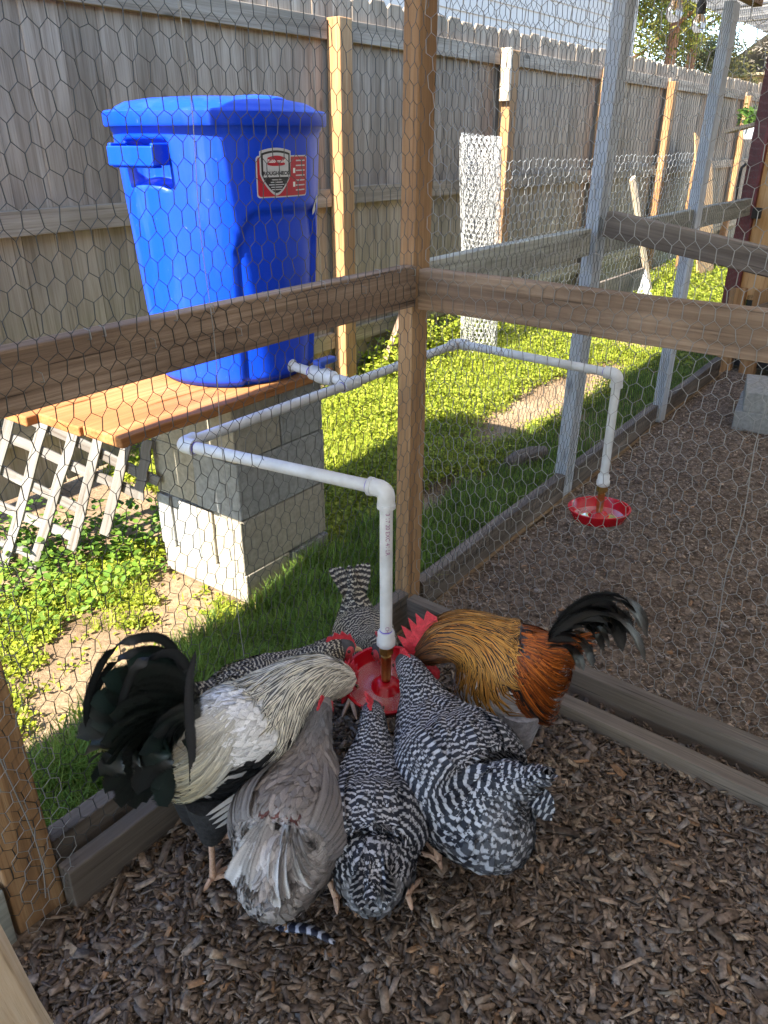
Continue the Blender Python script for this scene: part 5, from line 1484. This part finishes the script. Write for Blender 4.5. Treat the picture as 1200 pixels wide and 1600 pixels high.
# ---- brown rooster
def reg_brown(t, th, rg):
    n_ = len(t); st = np.sin(th)
    hack = (t > 0.47); sad = (t < 0.30) & (st > -0.30)
    low = (st < np.interp(t, [0, .3, .45, .6, .72], [-0.30, -0.02, -0.02, -0.30, -1.2]))
    L = np.where(hack, np.interp(t, [.47, .7, .85, 1], [.095, .10, .065, .016]), np.where(sad, .10, .042))
    W = np.where(hack, np.interp(t, [.47, .85, 1], [.0105, .009, .005]), np.where(sad, .010, .022))
    n1 = rg.random((n_, 1))
    hk = A_((0.25, 0.062, 0.008)) * (1 - n1) + A_((0.56, 0.20, 0.024)) * n1
    sdl = A_((0.20, 0.036, 0.006)) * (1 - n1) + A_((0.66, 0.17, 0.018)) * n1
    wing = np.where(n1 < 0.4, A_((0.16, 0.04, 0.01)), np.where(n1 < 0.72, A_((0.02, 0.016, 0.015)), A_((0.07, 0.05, 0.05))))
    c = np.where(hack[:, None], hk, np.where(sad[:, None], sdl, wing))
    ct = np.where(hack[:, None], hk * 0.45 + A_((0.80, 0.47, 0.11)) * 0.6, np.where(sad[:, None], sdl * 0.85, wing * 0.9))
    hd = np.clip((t - 0.80) / 0.12, 0, 1)[:, None]; ct = ct * (1 - hd) + A_((0.14, 0.05, 0.015)) * hd; c = c * (1 - hd) + A_((0.10, 0.04, 0.014)) * hd
    pat = full(n_, (0, 0, 0.15)); pat[:, 1] = np.where(hack, 1.0, np.where(sad, 0.7, 0.2)) * np.where(rg.random(n_) < 0.8, 1, 0.4)
    lo = (low & ~sad)[:, None]; g = A_((0.50, 0.50, 0.53)) * rg.uniform(0.8, 1.2, (n_, 1))
    c = np.where(lo, g, c); ct = np.where(lo, g, ct); pat[:, 1] = np.where(lo[:, 0], 0, pat[:, 1])
    bk2 = ((t > .20) & (t < .46) & (st > 0.72) & (rg.random(n_) < 0.75))[:, None]
    c = np.where(bk2, A_((0.05, 0.05, 0.065)), c); ct = np.where(bk2, A_((0.09, 0.085, 0.10)), ct)
    wb = ((t > .22) & (t < .48) & (st < 0.15) & ~low)[:, None]
    c = np.where(wb, A_((0.016, 0.014, 0.015)), c); ct = np.where(wb, A_((0.02, 0.018, 0.02)), ct)
    return dict(L=L, W=W, per=np.full(n_, .02), phase=1.0, col=c, colt=ct, col2=full(n_, (0.018, 0.010, 0.006)), pat=pat, lift0=np.where(hack, 0.004, np.where(sad, 0.006, 0.001)), lift=np.where(hack, .005, np.where(sad, .007, .004)), droop=np.where(sad, 1.15, np.where(hack, 0.35, 0.2)), mess=0.12, tipw=0.62, tipe=0.08, sag=np.where(sad, 0.03, 0.0))
SP_B = [(-.08, 0, .385, .03, .03, .03), (-.05, 0, .36, .064, .06, .085), (.01, 0, .335, .092, .08, .19), (.06, 0, .345, .086, .08, .165), (.105, 0.005, .375, .066, .066, .08), (.145, .015, .395, .056, .057, .06), (.185, .028, .392, .047, .048, .05), (.215, .038, .365, .030, .032, .034), (.235, .043, .34, .021, .022, .023), (.245, .046, .322, .008, .008, .008)]
SP_B = sc_spine(SP_B, 0.92, 0.0)
rB, SB = bird('rust and gold rooster with tall red comb and arched black tail', (-0.40, -0.558), R(116), SP_B, reg_brown, U_rust, 65, cat='rooster', name='rooster', comb=0.064, comb_len=0.09, teeth=6, wattle=0.026, leg_z=0.12, thigh=plain('grey_thigh_down', (0.30, 0.30, 0.33), 0.85, noise=0.3, nscale=90, bumps=0.8), dens=1.15, feet=((0.0, 0.0), (-0.02, 0.0)))
rgt = np.random.default_rng(9)
for k in range(28):
    sc_k = 1.0 - 0.025 * k + rgt.normal(0, 0.02); la = rgt.normal(0, 0.03)
    arc = ((-.035, .30), (-.055, .36), (-.085, .43), (-.125, .475), (-.175, .485), (-.220, .455), (-.245, .405))
    pts = [np.array(SB.w(-.04 + (f_ + .04) * sc_k, la * t, .32 + (z_ - .32) * sc_k)) for (f_, z_), t in zip(arc, (0, .1, .3, .5, .7, .9, 1.1))]
    g_ = 0.016 + 0.02 * rgt.random()
    add_feathers('sickle_feather', ribbon(pts, 0.044, (g_, g_ * 0.95, g_ * 0.9), (0.07, 0.062, 0.055), (0, 0.5, 0.7), n_=18, side=SB.f * 0.8 + SB.l * rgt.normal(0.5, 0.4) + np.array([0, 0, 0.6])), rB)

# ---- the two hens at the back of the dish
OD, OL = (0.022, 0.018, 0.016), (0.42, 0.37, 0.28)
SP_L = [(-.20, 0, .305, .012, .014, .012), (-.155, 0, .265, .034, .03, .034), (-.12, 0, .235, .064, .058, .08), (-.055, 0, .225, .08, .078, .11), (.02, 0, .23, .08, .078, .11), (.08, -.005, .255, .06, .06, .075), (.115, -.015, .285, .042, .042, .046), (.145, -.024, .312, .030, .030, .031), (.172, -.028, .316, .022, .022, .023), (.19, -.03, .306, .008, .008, .008)]
rL, SL = bird('barred hen with red face looking over the back of the dish', (-0.735, -0.118), R(-28), SP_L, reg_barred(OD, OL), U_dark, 66, comb=0.024, wattle=0.016, leg_z=0.09)
tail_fan(SL, rL, (-.16, 0, .28), [(0.9, 0.1 * k) for k in range(-3, 4)], [.10] * 7, 0.03, lambda k: (OD, OL), (1, 0, 0.1), curve=0.4, per=0.012)
SP_K = [(-.17, 0, .325, .012, .014, .012), (-.14, 0, .28, .034, .03, .034), (-.11, 0, .24, .062, .056, .08), (-.05, 0, .225, .078, .075, .11), (.02, 0, .225, .078, .075, .11), (.075, 0, .25, .058, .058, .072), (.105, 0, .28, .042, .042, .046), (.13, 0, .305, .030, .030, .031), (.155, 0, .305, .022, .022, .023), (.172, 0, .295, .008, .008, .008)]
SP_K = sc_spine(SP_K, 0.86, 0.0)
rK, SK = bird('dark barred hen with upright tail half hidden behind the pipe', (-0.425, -0.15), R(232), SP_K, reg_barred(OD, OL), U_dark, 67, comb=0.018, wattle=0.012, leg_z=0.09)
tail_fan(SK, rK, (-.115, 0, .245), [(1.15, 0.14 * k) for k in range(-3, 4)], [.10] * 7, 0.030, lambda k: (OD, OL), (1, 0, 0.1), curve=0.35, per=0.016, side=(1, 0, 0))

# ================================================================ DROPPED FEATHERS
def ground_feather(p0, p1, width, c1, c2, pat, label, per):
    p0, p1 = np.array(p0), np.array(p1); up = np.array([0, 0, 1.0])
    d_ = p1 - p0; sdv = np.cross(up, d_)
    pts = [p0 + up * .004, p0 + d_ * .3 + sdv * 0.05 + up * .014, p0 + d_ * .65 + sdv * 0.06 + up * .018, p1 + up * .010]
    V, F, uv, cl = ribbon(pts, width, c1, c2, pat, side=sdv, per=per, wprof=([0, .15, .4, .85, 1], [.2, .9, 1, .8, .3]))
    o = bpy.data.objects.new('feather', make_mesh('feather', V - p0, F, M_feather, smooth=True, uv=uv, cols=cl))
    sdm = o.modifiers.new('solid', 'SOLIDIFY'); sdm.thickness = 0.0006
    link(o, None, Matrix.Translation(Vector(p0))); tag(o, label, 'feather')
ground_feather((-1.03, -0.40, 0.012), (-0.99, -0.51, 0.012), 0.024, (0.012, 0.014, 0.03), (0.45, 0.47, 0.55), (1, 0, 0.2), 'barred dark blue and white feather lying on the wood chips', 0.022)
ground_feather((0.30, -0.52, 0.012), (0.43, -0.46, 0.012), 0.028, (0.42, 0.30, 0.24), (0.3, 0.2, 0.16), (0, 0.5, 0.1), 'pale brown feather on the far run floor above the tail', 0.022)
